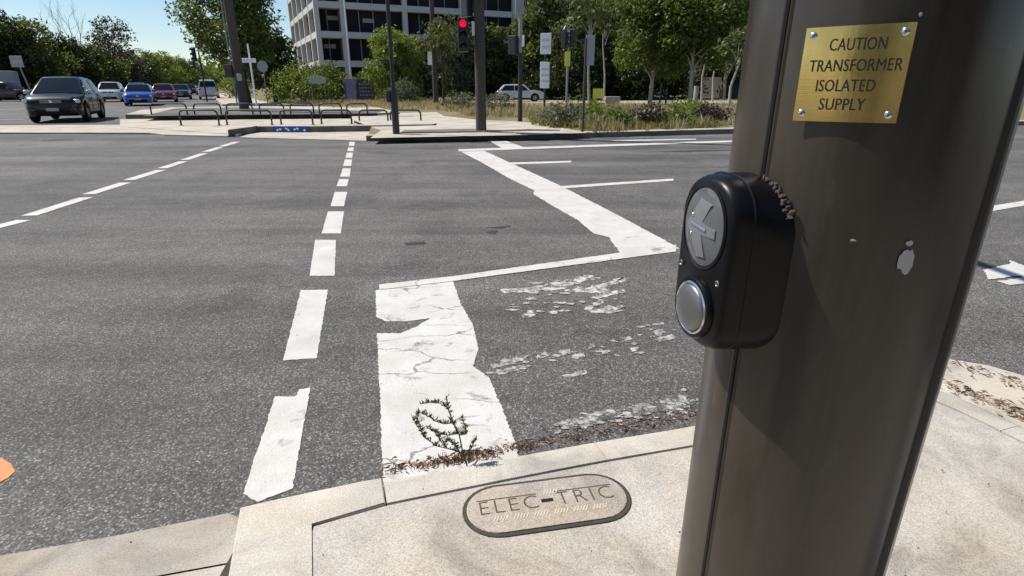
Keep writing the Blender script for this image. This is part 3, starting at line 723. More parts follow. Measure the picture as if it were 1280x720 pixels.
bm = NB(); prism(bm, caps(LL - 0.028, WW - 0.028), 0.002, 0.0075, None, 0.003); cover = obj('cover', bm, CONC_LID, lid)
GROOVE = plain('lid_groove', (0.095, 0.075, 0.05), 0.9, 0, 0.2, 0.3, 60)
HASHM = plain('lid_hatch', (0.60, 0.54, 0.40), 0.85, 0, 0.2, 0.25, 60)
for sx, wd in ((-1, 'ELEC'), (1, 'TRIC')):
    xw = LL * 0.34
    me = text_mesh(wd, 0.088, 0.0004, spacing=1.2, offset=-0.0016)
    xs = [v.co.x for v in me.vertices]; w_ = max(xs) - min(xs); cx_ = (max(xs) + min(xs)) / 2
    for v in me.vertices: v.co.x = (v.co.x - cx_) * xw / w_ + sx * (xw / 2 + 0.032); v.co.y += 0.006; v.co.z += 0.0080
    link('lettering', me, GROOVE, cover)
    bm = NB(); box(bm, (sx * (xw / 2 + 0.034), 0.044, 0.0078), (xw + 0.01, 0.004, 0.001)); 
    obj('groove', bm, GROOVE, cover)
bm = NB()
for k in range(6):
    cx_ = -LL * 0.29 + k * LL * 0.116
    for j in range(5): box(bm, (cx_ + (j - 2) * 0.010, -0.045 - 0.001 * k, 0.0079), (0.0035, 0.022, 0.0012), Matrix.Rotation(R(-28), 3, 'Z'))
obj('hatching', bm, HASHM, cover); bm = NB()
for j in range(5): box(bm, (0.02 + (j - 2) * 0.010, 0.045, 0.0079), (0.0035, 0.022, 0.0012), Matrix.Rotation(R(-28), 3, 'Z'))
obj('hatching', bm, HASHM, cover)
bm = NB(); box(bm, (0.0, 0.008, 0.0072), (0.040, 0.016, 0.002), None, 0.0006); obj('lifting_slot', bm, plain('slot_black', (0.008, 0.007, 0.006), 0.9), cover)

# ------------------------------------------------------------------ weed and litter at the kerb
wb = at(583, 577, KZ); wb = Vector((wb.x, wb.y + 0.012, 0.0))
weed = thing('weed', wb, 'small twiggy weed growing from the joint between kerb and white stop line', 'weed')
mpp = 0.0030
def wpt(x, y, dep=0.0): return Vector(((x - 490) / 6 * mpp, dep + (-(y - 575) / 6 * mpp) * 0.12, KZ - 0.02 + (-(y - 575) / 6 * mpp) * 1.02))
stems = [([(490, 640), (490, 575), (460, 470), (440, 350), (400, 260), (370, 170), (355, 60)], 0.0022, 0.0), ([(465, 490), (380, 465), (270, 440), (200, 390), (150, 320), (105, 240)], 0.0014, 0.015),
         ([(440, 340), (360, 345), (290, 335), (270, 310), (215, 280)], 0.0011, -0.012), ([(395, 258), (330, 268), (270, 250), (220, 215), (160, 190)], 0.0011, 0.01), ([(490, 500), (530, 440), (560, 355)], 0.0010, -0.01),
         ([(440, 350), (480, 350), (485, 300), (455, 230)], 0.0010, 0.01), ([(365, 150), (310, 110), (240, 105), (170, 115)], 0.0009, 0.0), ([(340, 440), (300, 390), (280, 340)], 0.0009, 0.0), ([(440, 470), (400, 430), (360, 400), (340, 420)], 0.0009, 0.01),
         ([(190, 370), (160, 300), (140, 230), (150, 180)], 0.0009, 0.01)]
bm = NB(); lb_ = NB(); rd = random.Random(9)
for P, r, dep in stems:
    k = len(P); pts = [wpt(x, y, dep * i / (k - 1)) for i, (x, y) in enumerate(P)]
    tube(bm, pts, [r * 1.5 * (1 - 0.4 * i / (k - 1)) for i in range(k)], 5)
    for i in range(1, k):
        if P is stems[0][0] and i < 4: continue
        for _ in range(26):
            t = rd.random(); b0 = pts[i - 1].lerp(pts[i], t); d = (Vector((rd.gauss(0, 0.8), rd.gauss(0, 0.8), 0.6 + rd.random()))).normalized() * (0.010 + 0.014 * rd.random())
            sd = d.cross(Vector((rd.gauss(0, 1), rd.gauss(0, 1), 0.2))).normalized() * 0.0026
            vs = [lb_.verts.new(b0), lb_.verts.new(b0 + d * 0.5 + sd), lb_.verts.new(b0 + d), lb_.verts.new(b0 + d * 0.5 - sd)]; lb_.faces.new(vs)
obj('stem', bm, plain('weed_stem', (0.075, 0.058, 0.040), 0.8), weed, True)
obj('foliage', lb_, leaf_mat('weed_leaf', (0.075, 0.098, 0.038), (0.125, 0.150, 0.058), (0.20, 0.19, 0.10), 0.35, 8), weed)
LITTER = leaf_mat('litter_leaf', (0.15, 0.085, 0.055), (0.27, 0.17, 0.11), (0.42, 0.31, 0.21), 0.05, 30)
def litter(name, spots, seed):
    rd = random.Random(seed); bm = NB()
    for x, y, z, n_, sp, ln_ in spots:
        for _ in range(n_):
            c_ = Vector((x + rd.gauss(0, sp[0]), y + rd.gauss(0, sp[1]), z + abs(rd.gauss(0, 0.004)) + 0.003)); a = rd.random() * 6.28
            L = ln_ * (0.4 + rd.random()) * (2.6 if rd.random() < 0.14 else 1.0); d = Vector((math.cos(a), math.sin(a), rd.gauss(0, 0.15))) * L; w = Vector((-math.sin(a), math.cos(a), rd.gauss(0, 0.3))) * (min(L, ln_ * 1.3) * (0.05 + 0.16 * rd.random()) if L < ln_ * 1.5 else 0.0012)
            up = Vector((0, 0, 0.004 + 0.006 * rd.random()))
            v = [bm.verts.new(c_ - d / 2), bm.verts.new(c_ + w + up), bm.verts.new(c_ + d / 2), bm.verts.new(c_ - w + up * 0.3)]
            bm.faces.new((v[0], v[1], v[2])); bm.faces.new((v[0], v[2], v[3]))
    o = obj(name, bm, LITTER); o['kind'] = 'stuff'; return o
sp = []
for i in range(0, 26):
    t = i / 25; p = at(484, 590.5, 0).lerp(at(658, 559, 0), t); dens = 7 + (14 if 0.3 < t < 0.75 else 0)
    sp.append((p.x, p.y, 0.004, dens, (0.022, 0.016), 0.026))
for i in range(8):
    p = at(655, 558, 0).lerp(at(866, 521, 0), i / 7); sp.append((p.x, p.y, 0.003, 38, (0.04, 0.018), 0.018)); sp.append((p.x, p.y + 0.06, 0.003, 12, (0.045, 0.04), 0.012))
for i in range(5):
    p = at(500 + 20 * i, 570 - 3 * i); sp.append((p.x, p.y, 0.006, 1, (0.05, 0.04), 0.018))
o = litter('leaf_litter', sp, 3); tag(o, 'dry brown leaf litter and straw caught along the kerb around the weed', 'leaf litter')
sp = []
for i in range(14):
    u = 1188 + i * 9; p = at(u, 458 + (u - 1188) * 0.33); p2 = at(u, 485 + (u - 1188) * 0.42)
    sp.append((p.x, p.y, 0.012, 5, (0.05, 0.05), 0.03)); sp.append((p2.x, p2.y, 0.014, 12, (0.04, 0.025), 0.03))
o = litter('leaf_litter', sp, 5)
sp2 = [(0.25, 1.2, KZ - 0.004, 26, (0.55, 0.28), 0.007), (1.55, 1.4, KZ - 0.004, 30, (0.25, 0.4), 0.009)]; o2 = litter('grit', sp2, 12); tag(o2, 'scattered grit and leaf crumbs on the pale footpath concrete', 'grit'); tag(o, 'dry brown leaf litter in the corner gutter behind the thick pole', 'leaf litter')
o.name = 'leaf_litter'

# ------------------------------------------------------------------ hoop rails
def hoop_mesh(w, h_):
    bm = NB(); r = min(0.16, h_ * 0.4); pts = [(-w / 2, 0, -0.05), (-w / 2, 0, h_ - r)]
    pts += [(-w / 2 + r - r * math.cos(R(a)), 0, h_ - r + r * math.sin(R(a))) for a in (22, 45, 68, 90)]
    pts += [(w / 2 - r + r * math.sin(R(a)), 0, h_ - r + r * math.cos(R(a))) for a in (0, 22, 45, 68, 90)]
    pts += [(w / 2, 0, -0.05)]
    tube(bm, pts, 0.031, 8)
    for sx in (-1, 1): lathe(bm, [(0.07, 0), (0.07, 0.012), (0.04, 0.014)], 12, Matrix.Translation((sx * w / 2, 0, 0.0)))
    bmesh.ops.recalc_face_normals(bm, faces=bm.faces[:])
    me = bpy.data.meshes.new('hoop_rail')
    for f in bm.faces: f.smooth = True
    bm.to_mesh(me); bm.free(); me.materials.append(BLACK_METAL); return me
ORD = ['first', 'second', 'third', 'fourth', 'fifth', 'sixth', 'seventh']
def hoop_row(L, z, top, row, group):
    for i, (u0, v0, u1, v1) in enumerate(L):
        a, b = at(u0, v0, z), at(u1, v1, z); d = b - a; m_ = (a + b) / 2
        hh = hgt(top, m_.y) - z
        o = link('hoop_rail', hoop_mesh(d.length - 0.04, hh)); o.location = m_; o.rotation_euler = (0, 0, math.atan2(d.y, d.x))
        tag(o, f'{ORD[i]} black hoop rail from the left in the {row} row on the concrete island', 'hoop rail', group)
hoop_row([(226, 156.8, 275, 156.8), (283.5, 156.2, 341, 156.2), (351, 155.6, 392, 155.6), (401.5, 155, 440.5, 155), (449, 154.2, 486, 154.2), (488, 153.6, 527, 153.6)], 0.06, 137.6, 'front', 'hoop rails along the front of the island')
hoop_row([(189, 143.2, 235, 143.2), (243, 143.0, 277.5, 143.0), (284, 142.8, 317, 142.8), (325, 142.6, 356, 142.6), (363, 142.4, 393, 142.4), (399, 142.2, 428, 142.2), (433.5, 142, 460, 142)], 0.244, 129.5, 'rear', 'hoop rails along the rear of the island')

# ------------------------------------------------------------------ poles, signals and signs
def pole_shaft(name, parent, h_, r0, r1=None, m=POLE_DARK, n=14, z0=-0.05):
    bm = NB(); tube(bm, [(0, 0, z0), (0, 0, h_ * 0.5), (0, 0, h_)], [r0, (r0 + (r1 or r0)) / 2, r1 or r0], n); return obj(name, bm, m, parent, True, 50)
def signal_head(parent, loc, rz, lit=None, n=3, sc=1.0):
    h_ = 0.30 * n * sc; w = 0.30 * sc
    M = Matrix.Translation(loc) @ Matrix.Rotation(rz, 4, 'Z')
    bm = NB(); box(bm, (0, 0, 0), (w, 0.20, h_), None, 0.03); 
    bmesh.ops.translate(bm, vec=(0, 0, 0), verts=bm.verts[:])
    for k in range(n):
        zc = h_ / 2 - 0.30 * sc * (k + 0.5); ring = []
        a_ = [(0.115 * sc * math.cos(R(a)), zc + 0.115 * sc * math.sin(R(a))) for a in range(-20, 201, 20)]
        vs0 = [bm.verts.new((x, -0.10, z)) for x, z in a_]; vs1 = [bm.verts.new((x, -0.27, z - 0.02)) for x, z in a_]
        for i in range(len(a_) - 1): bm.faces.new((vs0[i], vs0[i + 1], vs1[i + 1], vs1[i]))
    bmesh.ops.transform(bm, matrix=M, verts=bm.verts[:])
    hd = obj('signal_head', bm, BLACK_METAL, parent)
    LENS = bpy.data.materials.get('lens_dark') or plain('lens_dark', (0.02, 0.02, 0.02), 0.2)
    for k in range(n):
        zc = h_ / 2 - 0.30 * sc * (k + 0.5); bm = NB()
        lathe(bm, [(0.105 * sc, 0.098), (0.09 * sc, 0.115), (0.04 * sc, 0.125), (0.003, 0.127)], 16, M @ Matrix.Translation((0, 0, zc)) @ Matrix.Rotation(R(90), 4, 'X'))
        obj('lens', bm, RED_LAMP if lit == k else LENS, hd, True, 60)
    return hd
def panel(parent, loc, w, h_, m=SIGN_WHITE, rz=0.0, name='sign_panel', rows=0, rim=True, tm=SIGN_TEXT):
    M = Matrix.Translation(loc) @ Matrix.Rotation(rz, 4, 'Z')
    bm = NB(); box(bm, (0, 0, 0), (w, 0.02, h_), None, 0.006, 1); bmesh.ops.transform(bm, matrix=M, verts=bm.verts[:]); p = obj(name, bm, m, parent)
    if rows:
        rd = random.Random(int(w * 1000 + h_ * 77))
        for k in range(rows):
            bm = NB()
            z = h_ * (0.34 - 0.68 * (k + 0.5) / rows); x = -w * 0.36
            while x < w * 0.33:
                l_ = w * (0.06 + 0.10 * rd.random()); box(bm, (x + l_ / 2, -0.0125, z), (l_, 0.006, h_ * 0.28 / rows)); x += l_ + w * 0.05
            bmesh.ops.transform(bm, matrix=M, verts=bm.verts[:]); obj('lettering', bm, tm, p)
    return p
def base(u, v, z=0.15): return at(u, v, z)

# big corner pole by the tree
p0 = base(306, 139, 0.244); t = thing('utility_pole', p0, 'tall thick timber pole standing among the hoop rails in front of the leafy street tree', 'utility pole')
pole_shaft('shaft', t, 11.0, 0.215, 0.175, TIMBER)
bm = NB(); tube(bm, [(-0.31, 0.02, 0.3), (-0.30, 0.02, 6.5)], 0.035, 8); obj('conduit', bm, POLE_GALV, t, True)
bm = NB(); box(bm, (-0.43, 0, hgt(96, p0.y)), (0.34, 0.25, 0.55), None, 0.02); obj('junction_box', bm, POLE_DARK, t)
bm = NB(); box(bm, (0.1, -0.25, hgt(104, p0.y)), (0.22, 0.06, 0.3), None, 0.02); obj('notice', bm, SIGN_GREY, t)
# street name blade and its white post
p1 = base(321, 133.5, 0.15); t = thing('street_name_sign', p1, 'pale street name blade on a slim white post beside the timber pole', 'street sign')
z = hgt(79, p1.y); bm = NB(); tube(bm, [(0, 0, -0.1), (0, 0, z + 0.9)], 0.05, 10); obj('post', bm, SIGN_WHITE, t, True)
wpx = (p1.y * CP) / FPX
panel(t, (-4 * wpx, -0.08, z), 24 * wpx, 0.24, SIGN_WHITE, 0, 'name_blade', 1)
# round sign
p2 = base(335, 130, 0.15); t = thing('round_sign', p2, 'pale round sign on a grey post in front of the leafy street tree', 'road sign')
z = hgt(86, p2.y); bm = NB(); tube(bm, [(0, 0, -0.1), (0, 0, z)], 0.035, 8); obj('post', bm, POLE_GALV, t, True)
bm = NB(); lathe(bm, [(0.36, 0), (0.36, 0.02), (0.34, 0.022)], 28, Matrix.Translation((0, -0.04, z)) @ Matrix.Rotation(R(90), 4, 'X')); obj('sign_panel', bm, SIGN_GREY, t)
# signal by the side road
p3 = base(259, 127, 0.0); t = thing('traffic_signal', p3, 'slim traffic signal with black heads beside the far carriageway, between dark car and white ute', 'traffic signal')
pole_shaft('post', t, hgt(55, p3.y), 0.07, 0.06, POLE_DARK)
signal_head(t, (-0.40, -0.05, hgt(68, p3.y)), R(-30), None, 3, 1.25); signal_head(t, (-0.55, 0.0, hgt(81, p3.y)), R(-70), None, 2, 1.0)
# slim black post by the landing
p4 = base(495.5, 167.5, 0.15); t = thing('signal_post', p4, 'slim black signal post with a thicker base, standing at the crossing landing', 'signal post')
pole_shaft('post', t, 6.2, 0.055, 0.045, BLACK_METAL); bm = NB(); tube(bm, [(0, 0, -0.05), (0, 0, hgt(120, p4.y))], 0.095, 12); obj('base_sleeve', bm, BLACK_METAL, t, True, 50)
bm = NB(); box(bm, (-0.13, -0.02, hgt(128, p4.y)), (0.12, 0.14, 0.30), None, 0.03); obj('push_button', bm, BLACK_METAL, t)
# the big grey pole with the red signal
p5 = base(601.5, 163, 0.19); t = thing('signal_pole', p5, 'thick dark pole on the far corner with a lit red signal on its side', 'signal pole')
pole_shaft('shaft', t, 9.0, 0.148, 0.128, TIMBER, 20)
pxm = (p5.y * CP) / FPX
signal_head(t, (-19.5 * pxm, -0.1, hgt(54, p5.y)), R(4), 0, 3, 0.92)
for zz in (46, 62):
    bm = NB(); tube(bm, [(-0.1, 0, hgt(zz, p5.y)), (-16 * pxm, -0.02, hgt(zz, p5.y))], 0.025, 6); obj('bracket', bm, BLACK_METAL, t, True)
signal_head(t, (-15 * pxm, 0.12, hgt(8, p5.y)), R(130), None, 3, 0.95)
panel(t, (-7.0 * pxm, -0.12, hgt(46, p5.y)), 0.10, 0.34, SIGN_WHITE, R(50), 'number_plate')
# pole behind with a small white sign
p6 = base(545, 131, 0.15); t = thing('street_light_pole', p6, 'tall grey-brown pole with a small white plate in front of the dark bushes', 'light pole')
pole_shaft('shaft', t, 9.5, 0.17, 0.14, TIMBER, 14)
q6 = p6.y * CP / FPX; panel(t, (-4.5 * q6, -0.22, hgt(75.5, p6.y)), 5.5 * q6, 16 * q6, SIGN_WHITE, R(-12), 'plate', 0)
bm = NB(); lathe(bm, [(0.09, 0), (0.12, 0.1), (0.1, 0.28), (0.02, 0.34)], 12, Matrix.Translation((-4 * q6, -0.22, hgt(46, p6.y)))); obj('lamp', bm, SIGN_WHITE, t, True)
# thin post beside the pavement edge with a top arm
p7 = base(650, 152, 0.15); t = thing('lamp_post', p7, 'slim lamp post with a pale upper half, just left of the two white signs', 'lamp post')
q7 = p7.y * CP / FPX
pole_shaft('lower_post', t, hgt(72, p7.y), 0.085, 0.07, BLACK_METAL); pole_shaft('upper_post', t, 8.0, 0.066, 0.055, POLE_GALV, 12, hgt(72, p7.y) - 0.2)
bm = NB(); box(bm, (-1 * q7, -0.05, hgt(14, p7.y)), (0.30, 0.2, 0.5), None, 0.03); obj('control_box', bm, POLE_GALV, t)
signal_head(t, (-9 * q7, 0.0, hgt(62, p7.y)), R(150), None, 2, 1.0); panel(t, (3.2 * q7, -0.08, hgt(57, p7.y)), 0.10, 0.36, SIGN_WHITE, R(-30), 'plate')
# two white signs
p8 = base(680, 154.5, 0.15); t = thing('parking_sign', p8, 'post with two white sign panels, one above the other, at the paving edge', 'street sign')
q8 = p8.y * CP / FPX; pole_shaft('post', t, hgt(50, p8.y), 0.035, None, BLACK_METAL, 8)
panel(t, (0.3 * q8, -0.05, hgt(61, p8.y)), 13 * q8, 23.5 * q8, SIGN_WHITE, R(-6), 'sign_panel', 2); panel(t, (-0.2 * q8, -0.05, hgt(100, p8.y)), 11.5 * q8, 30.5 * q8, SIGN_WHITE, R(-6), 'sign_panel', 3)
# pedestrian signal with yellow plate
p9 = base(707.5, 145, 0.15); t = thing('pedestrian_signal', p9, 'slim post with dark signal heads and a yellow plate, right of the two white signs', 'traffic signal')
q9 = p9.y * CP / FPX; pole_shaft('post', t, hgt(38, p9.y), 0.045, None, POLE_GALV, 10)
signal_head(t, (-5 * q9, -0.1, hgt(54, p9.y)), R(60), None, 3, 0.8); signal_head(t, (6 * q9, 0.1, hgt(50, p9.y)), R(150), None, 2, 0.9)
panel(t, (-0.6 * q9, -0.08, hgt(78.5, p9.y)), 7 * q9, 17 * q9, SIGN_YELLOW, R(-20), 'sign_panel', 2)
bm = NB(); tube(bm, [(0, 0, hgt(39, p9.y)), (-4 * q9, -0.05, hgt(38, p9.y)), (-6 * q9, -0.1, hgt(42, p9.y))], 0.03, 8); obj('hood_bracket', bm, POLE_GALV, t, True)
# grey sign back
p10 = base(728, 165, 0.15); t = thing('sign_back', p10, 'grey back of a tall road sign on a dark post at the grass edge', 'road sign')
q10 = p10.y * CP / FPX; pole_shaft('post', t, hgt(56, p10.y), 0.032, None, POLE_DARK, 8)
panel(t, (5.5 * q10, 0.06, hgt(70.5, p10.y)), 12 * q10, 34 * q10, SIGN_GREY, R(15), 'sign_panel')
# yellow sign on the ground, cabinet beside it
p11 = col_at(747, 42, -0.03); t = thing('yellow_sign', p11, 'low yellow notice board standing beyond the dry grass', 'notice board')
q11 = p11.y * CP / FPX; panel(t, (0, 0, hgt(116.5, p11.y)), 13 * q11, 11.5 * q11, SIGN_YELLOW, R(-8), 'board', 2)
for sx in (-1, 1):
    bm = NB(); box(bm, (sx * 4.5 * q11, 0.04, 0.3), (0.05, 0.05, 0.9)); obj('leg', bm, POLE_GALV, t)
p = col_at(765, 43, -0.03); bm = NB(); box(bm, (0, 0, 0.42), (19 * q11, 0.6, 0.42), None, 0.03); box(bm, (0, 0, 0.1), (17 * q11, 0.5, 0.3)); o = obj('service_cabinet', bm, concrete('cabinet_grey', (0.40, 0.36, 0.33))); o.location = p; tag(o, 'low grey service box beside the yellow notice board', 'service box')
# timber bollards and stub posts
for i, (u, y, v0, m, lab) in enumerate([(824.5, 44, 100, TIMBER, 'left of the pair of thin posts beyond the grass, topped pale'), (832, 45, 106, TIMBER, 'right of the pair of thin posts beyond the grass'), (868, 40, 104, BARK_PALE, 'stout pale timber post standing alone at the grass edge')]):
    pp = col_at(u, y, -0.03); bm = NB(); tube(bm, [(0, 0, -0.1), (0, 0, hgt(v0, y) - 0.15)], 0.07 if i < 2 else 0.15, 10); o = obj('timber_post', bm, m, None, True, 50); o.location = pp; tag(o, lab, 'post', 'timber posts beyond the grass')
# left: square sign on leaning post
pp = col_at(46, 45, 0); t = thing('square_sign', pp, 'square pale sign on a leaning post behind the black SUV', 'road sign')
qq = 45 * CP / FPX; bm = NB(); tube(bm, [(0, 0, -0.1), (-9 * qq, 0, hgt(80, 45))], 0.05, 8); obj('post', bm, POLE_GALV, t, True)
panel(t, (-9.5 * qq, -0.08, hgt(77, 45)), 14 * qq, 13 * qq, plain('sign_pale', (0.42, 0.42, 0.40), 0.5), R(8), 'sign_panel', 1)

# ------------------------------------------------------------------ vehicles
def wheel(parent, x, y, r, w, side):
    M = Matrix.Translation((x, y, r)) @ Matrix.Rotation(R(-90 * side), 4, 'X')
    bm = NB(); lathe(bm, [(r * 0.62, -w / 2), (r * 0.93, -w / 2), (r, -w * 0.32), (r, w * 0.32), (r * 0.93, w / 2), (r * 0.66, w / 2), (r * 0.64, w * 0.3)], 28, M); wh = obj('wheel', bm, RUBBER, parent, True, 35)
    bm = NB(); lathe(bm, [(r * 0.64, w * 0.1), (r * 0.65, w * 0.44), (r * 0.60, w * 0.46), (r * 0.58, w * 0.2)], 28, M)
    for k in range(5):
        Mk = M @ Matrix.Rotation(2 * math.pi * k / 5, 4, 'Z'); n0 = len(bm.verts)
        v = [bm.verts.new(Mk @ Vector(p)) for p in ((0.02, -r * 0.10, w * 0.42), (r * 0.6, -r * 0.13, w * 0.40), (r * 0.6, r * 0.13, w * 0.40), (0.02, r * 0.10, w * 0.42))]; bm.faces.new(v)
    lathe(bm, [(r * 0.16, w * 0.3), (r * 0.14, w * 0.46), (0.01, w * 0.47)], 12, M)
    obj('rim', bm, ALLOY, wh, True, 35)
def interp(tab, x):
    if x <= tab[0][0]: return tab[0][1]
    for (a, p), (b, q_) in zip(tab, tab[1:]):
        if x <= b:
            t = (x - a) / (b - a); t = t * t * (3 - 2 * t) * 0.5 + t * 0.5; return p + (q_ - p) * t
    return tab[-1][1]
def make_car(name, loc, heading, label, paint, L=4.5, Wd=1.84, H=1.48, clear=0.2, belt=0.92, nose=0.72, hood=0.95, wr=0.33, wb=2.65, fo=0.9, wsx=(0.95, 0.30), rear=(-1.55, -2.05), roof_w=0.56, rails=False, fascia='sedan', tail=None, group=None):
    """front is +x. wsx = windscreen base x and roof front x; rear = roof rear x and rear glass base x"""
    t = thing(name, loc, label, 'car', heading, group)
    xf, xr = L / 2, -L / 2; ax1 = xf - fo; ax2 = ax1 - wb
    topz = [(xr, belt - 0.16 if tail is None else tail), (xr + 0.10, belt - 0.02 if tail is None else tail), (rear[1], belt), (wsx[0] - 0.1, belt + 0.01), (wsx[0] + 0.15, hood), ((wsx[0] + xf) / 2, hood - 0.05), (xf - 0.22, nose + 0.10), (xf - 0.06, nose), (xf, nose - 0.12)]
    hw = [(xr, Wd / 2 * 0.78), (xr + 0.08, Wd / 2 * 0.92), (xr + 0.45, Wd / 2 * 0.985), (0, Wd / 2), (xf - 0.75, Wd / 2 * 0.985), (xf - 0.28, Wd / 2 * 0.93), (xf - 0.07, Wd / 2 * 0.82), (xf, Wd / 2 * 0.70)]
    zb = [(xr, clear + 0.22), (xr + 0.12, clear + 0.06), (xr + 0.5, clear), (xf - 0.5, clear), (xf - 0.1, clear + 0.02), (xf, clear + 0.10)]
    ar = wr + 0.055
    xs = set([xr, xr + 0.03, xr + 0.08, xr + 0.16, xf, xf - 0.03, xf - 0.07, xf - 0.14, xf - 0.22]); x = xr + 0.25
    while x < xf - 0.25: xs.add(round(x, 3)); x += 0.12
    for a in (ax1, ax2):
        for k in range(-8, 9): xs.add(a + ar * math.sin(R(k * 11.2)))
        xs.add(a - ar - 0.004); xs.add(a + ar + 0.004)
    bm = NB(); rings = []
    for x in sorted(xs):
        z0 = interp(zb, x); zt = interp(topz, x); w = interp(hw, x)
        for a in (ax1, ax2):
            if abs(x - a) < ar: z0 = max(z0, wr + math.sqrt(ar * ar - (x - a) ** 2))
        z0 = min(z0, zt - 0.12); hz_ = zt - z0
        half = [(0, z0), (w * 0.90, z0), (w * 0.965, z0 + 0.02), (w * 0.985, z0 + hz_ * 0.25), (w, z0 + hz_ * 0.52), (w * 0.995, z0 + hz_ * 0.72), (w * 0.965, z0 + hz_ * 0.90), (w * 0.90, zt - 0.012), (w * 0.72, zt + 0.008), (w * 0.35, zt + 0.022), (0, zt + 0.026)]
        rings.append([(x, y, z) for y, z in half] + [(x, -y, z) for y, z in reversed(half[1:-1])])
    loft(bm, rings); obj('body', bm, paint, t, True, 38)
    bm = NB(); box(bm, ((ax1 + ax2) / 2, 0, clear + 0.16), (L - 0.5, Wd * 0.60, 0.30), None, 0.05); obj('underbody', bm, RUBBER, t)
    # cabin
    bw = Wd / 2 * 0.915; rw = Wd * roof_w / 2 * 1.24
    zr = H; zrr = H - 0.05; zbb = belt - 0.02
    A = {'wb': (wsx[0], bw, zbb), 'rf': (wsx[1], rw, zr - 0.02), 'rr': (rear[0], rw * 0.97, zrr), 'rb': (rear[1], bw * 0.95, zbb)}
    bm = NB(); rg = []
    midx = (wsx[1] + rear[0]) / 2
    secs = [(wsx[0], zbb + 0.001, bw, bw * 0.999), (wsx[0] * 0.5 + wsx[1] * 0.5, (zbb + zr - 0.02) / 2 + 0.02, bw, (bw + rw) / 2 + 0.01), (wsx[1], zr - 0.025, bw, rw), (wsx[1] - 0.25, zr - 0.002, bw, rw), (midx, zr, bw, rw), (rear[0] + 0.2, zrr + 0.018, bw * .98, rw * 0.98), (rear[0], zrr, bw * 0.97, rw * 0.97), (rear[1] * 0.5 + rear[0] * 0.5, (zbb + zrr) / 2 + 0.02, bw * 0.96, (bw * .95 + rw * .95) / 2), (rear[1], zbb + 0.001, bw * 0.95, bw * 0.949)]
    for x, z, b_w, t_w in secs:
        half = [(0, zbb - 0.08), (b_w, zbb - 0.08), (b_w, zbb), ((b_w * 1.0 + t_w) / 2 + 0.012, (zbb + z) / 2), (t_w + 0.0, z - 0.03 if z > zbb + 0.1 else z - 0.0), (t_w * 0.93, z), (t_w * 0.5, z + 0.018 if z > zbb + 0.1 else z), (0, z + 0.024 if z > zbb + 0.1 else z)]
        rg.append([(x, y, zz) for y, zz in half] + [(x, -y, zz) for y, zz in reversed(half[1:-1])])
    loft(bm, rg); obj('cabin', bm, paint, t, True, 38)
    def patch(nm, P, m, off=0.012, nu=4, nv=4, bulge=0.02):
        P = [Vector(p) for p in P]; nn = (P[1] - P[0]).cross(P[3] - P[0]).normalized()
        bm = NB(); g = []
        for i in range(nu + 1):
            row = []
            for j in range(nv + 1):
                a, b = i / nu, j / nv
                p = P[0].lerp(P[1], a).lerp(P[3].lerp(P[2], a), b) + nn * (off + bulge * 4 * a * (1 - a) * (0.5 + 0.5 * (1 - abs(2 * b - 1))))
                row.append(bm.verts.new(p))
            g.append(row)
        for i in range(nu):
            for j in range(nv): bm.faces.new((g[i][j], g[i + 1][j], g[i + 1][j + 1], g[i][j + 1]))
        r = bmesh.ops.extrude_face_region(bm, geom=bm.faces[:]); bmesh.ops.translate(bm, vec=-nn * (0.05 + off), verts=[v for v in r['geom'] if isinstance(v, bmesh.types.BMVert)])
        return obj(nm, bm, m, t, True, 50)
    def lp(a, b, s_): return Vector(a).lerp(Vector(b), s_)
    wL, wR = (A['wb'][0], bw * 0.93, zbb + 0.03), (A['wb'][0], -bw * 0.93, zbb + 0.03); rL, rR = (A['rf'][0], rw * 0.92, zr - 0.045), (A['rf'][0], -rw * 0.92, zr - 0.045)
    patch('windscreen', [lp(wR, rR, 0.04), lp(wL, rL, 0.04), lp(wL, rL, 0.97), lp(wR, rR, 0.97)], CAR_GLASS, 0.022, bulge=0.03)
    wL, wR = (A['rb'][0], bw * 0.88, zbb + 0.03), (A['rb'][0], -bw * 0.88, zbb + 0.03); rL, rR = (A['rr'][0], rw * 0.86, zrr - 0.04), (A['rr'][0], -rw * 0.86, zrr - 0.04)
    patch('rear_window', [lp(wL, rL, 0.1), lp(wR, rR, 0.1), lp(wR, rR, 0.93), lp(wL, rL, 0.93)], CAR_GLASS, 0.022, bulge=0.03)
    for sd in (1, -1):
        xb = lambda s_: A['wb'][0] + (A['rb'][0] - A['wb'][0]) * s_
        def side_pt(x, top):
            z = zr - 0.10 if top else zbb + 0.035
            f_ = 0.80 if top else 0.05
            y = (bw + (rw - bw) * f_) + (0.008)
            return (x, sd * y, z)
        x_wf = A['wb'][0] - 0.22; x_rf = A['rf'][0] - 0.10; x_rb = A['rb'][0] + 0.30; x_rr = A['rr'][0] + 0.08; xm = (x_rf + x_rr) / 2 + 0.05
        for (b0, b1, t0, t1) in ((x_wf, xm + 0.03, x_rf, xm + 0.03), (xm - 0.05, x_rb, xm - 0.05, x_rr)):
            P = [side_pt(b1, 0), side_pt(b0, 0), side_pt(t0, 1), side_pt(t1, 1)]
            if sd < 0: P = [P[1], P[0], P[3], P[2]]
            P = [P[1], P[0], P[3], P[2]]
            patch('side_window', P, CAR_GLASS, 0.012, 2, 2, 0.012)
        bm = NB(); box(bm, (wsx[0] - 0.28, sd * (Wd / 2 + 0.07), belt + 0.09), (0.14, 0.22, 0.15), None, 0.045, 3); obj('wing_mirror', bm, C_SILVER if fascia == 'suv' else paint, t, True, 40)
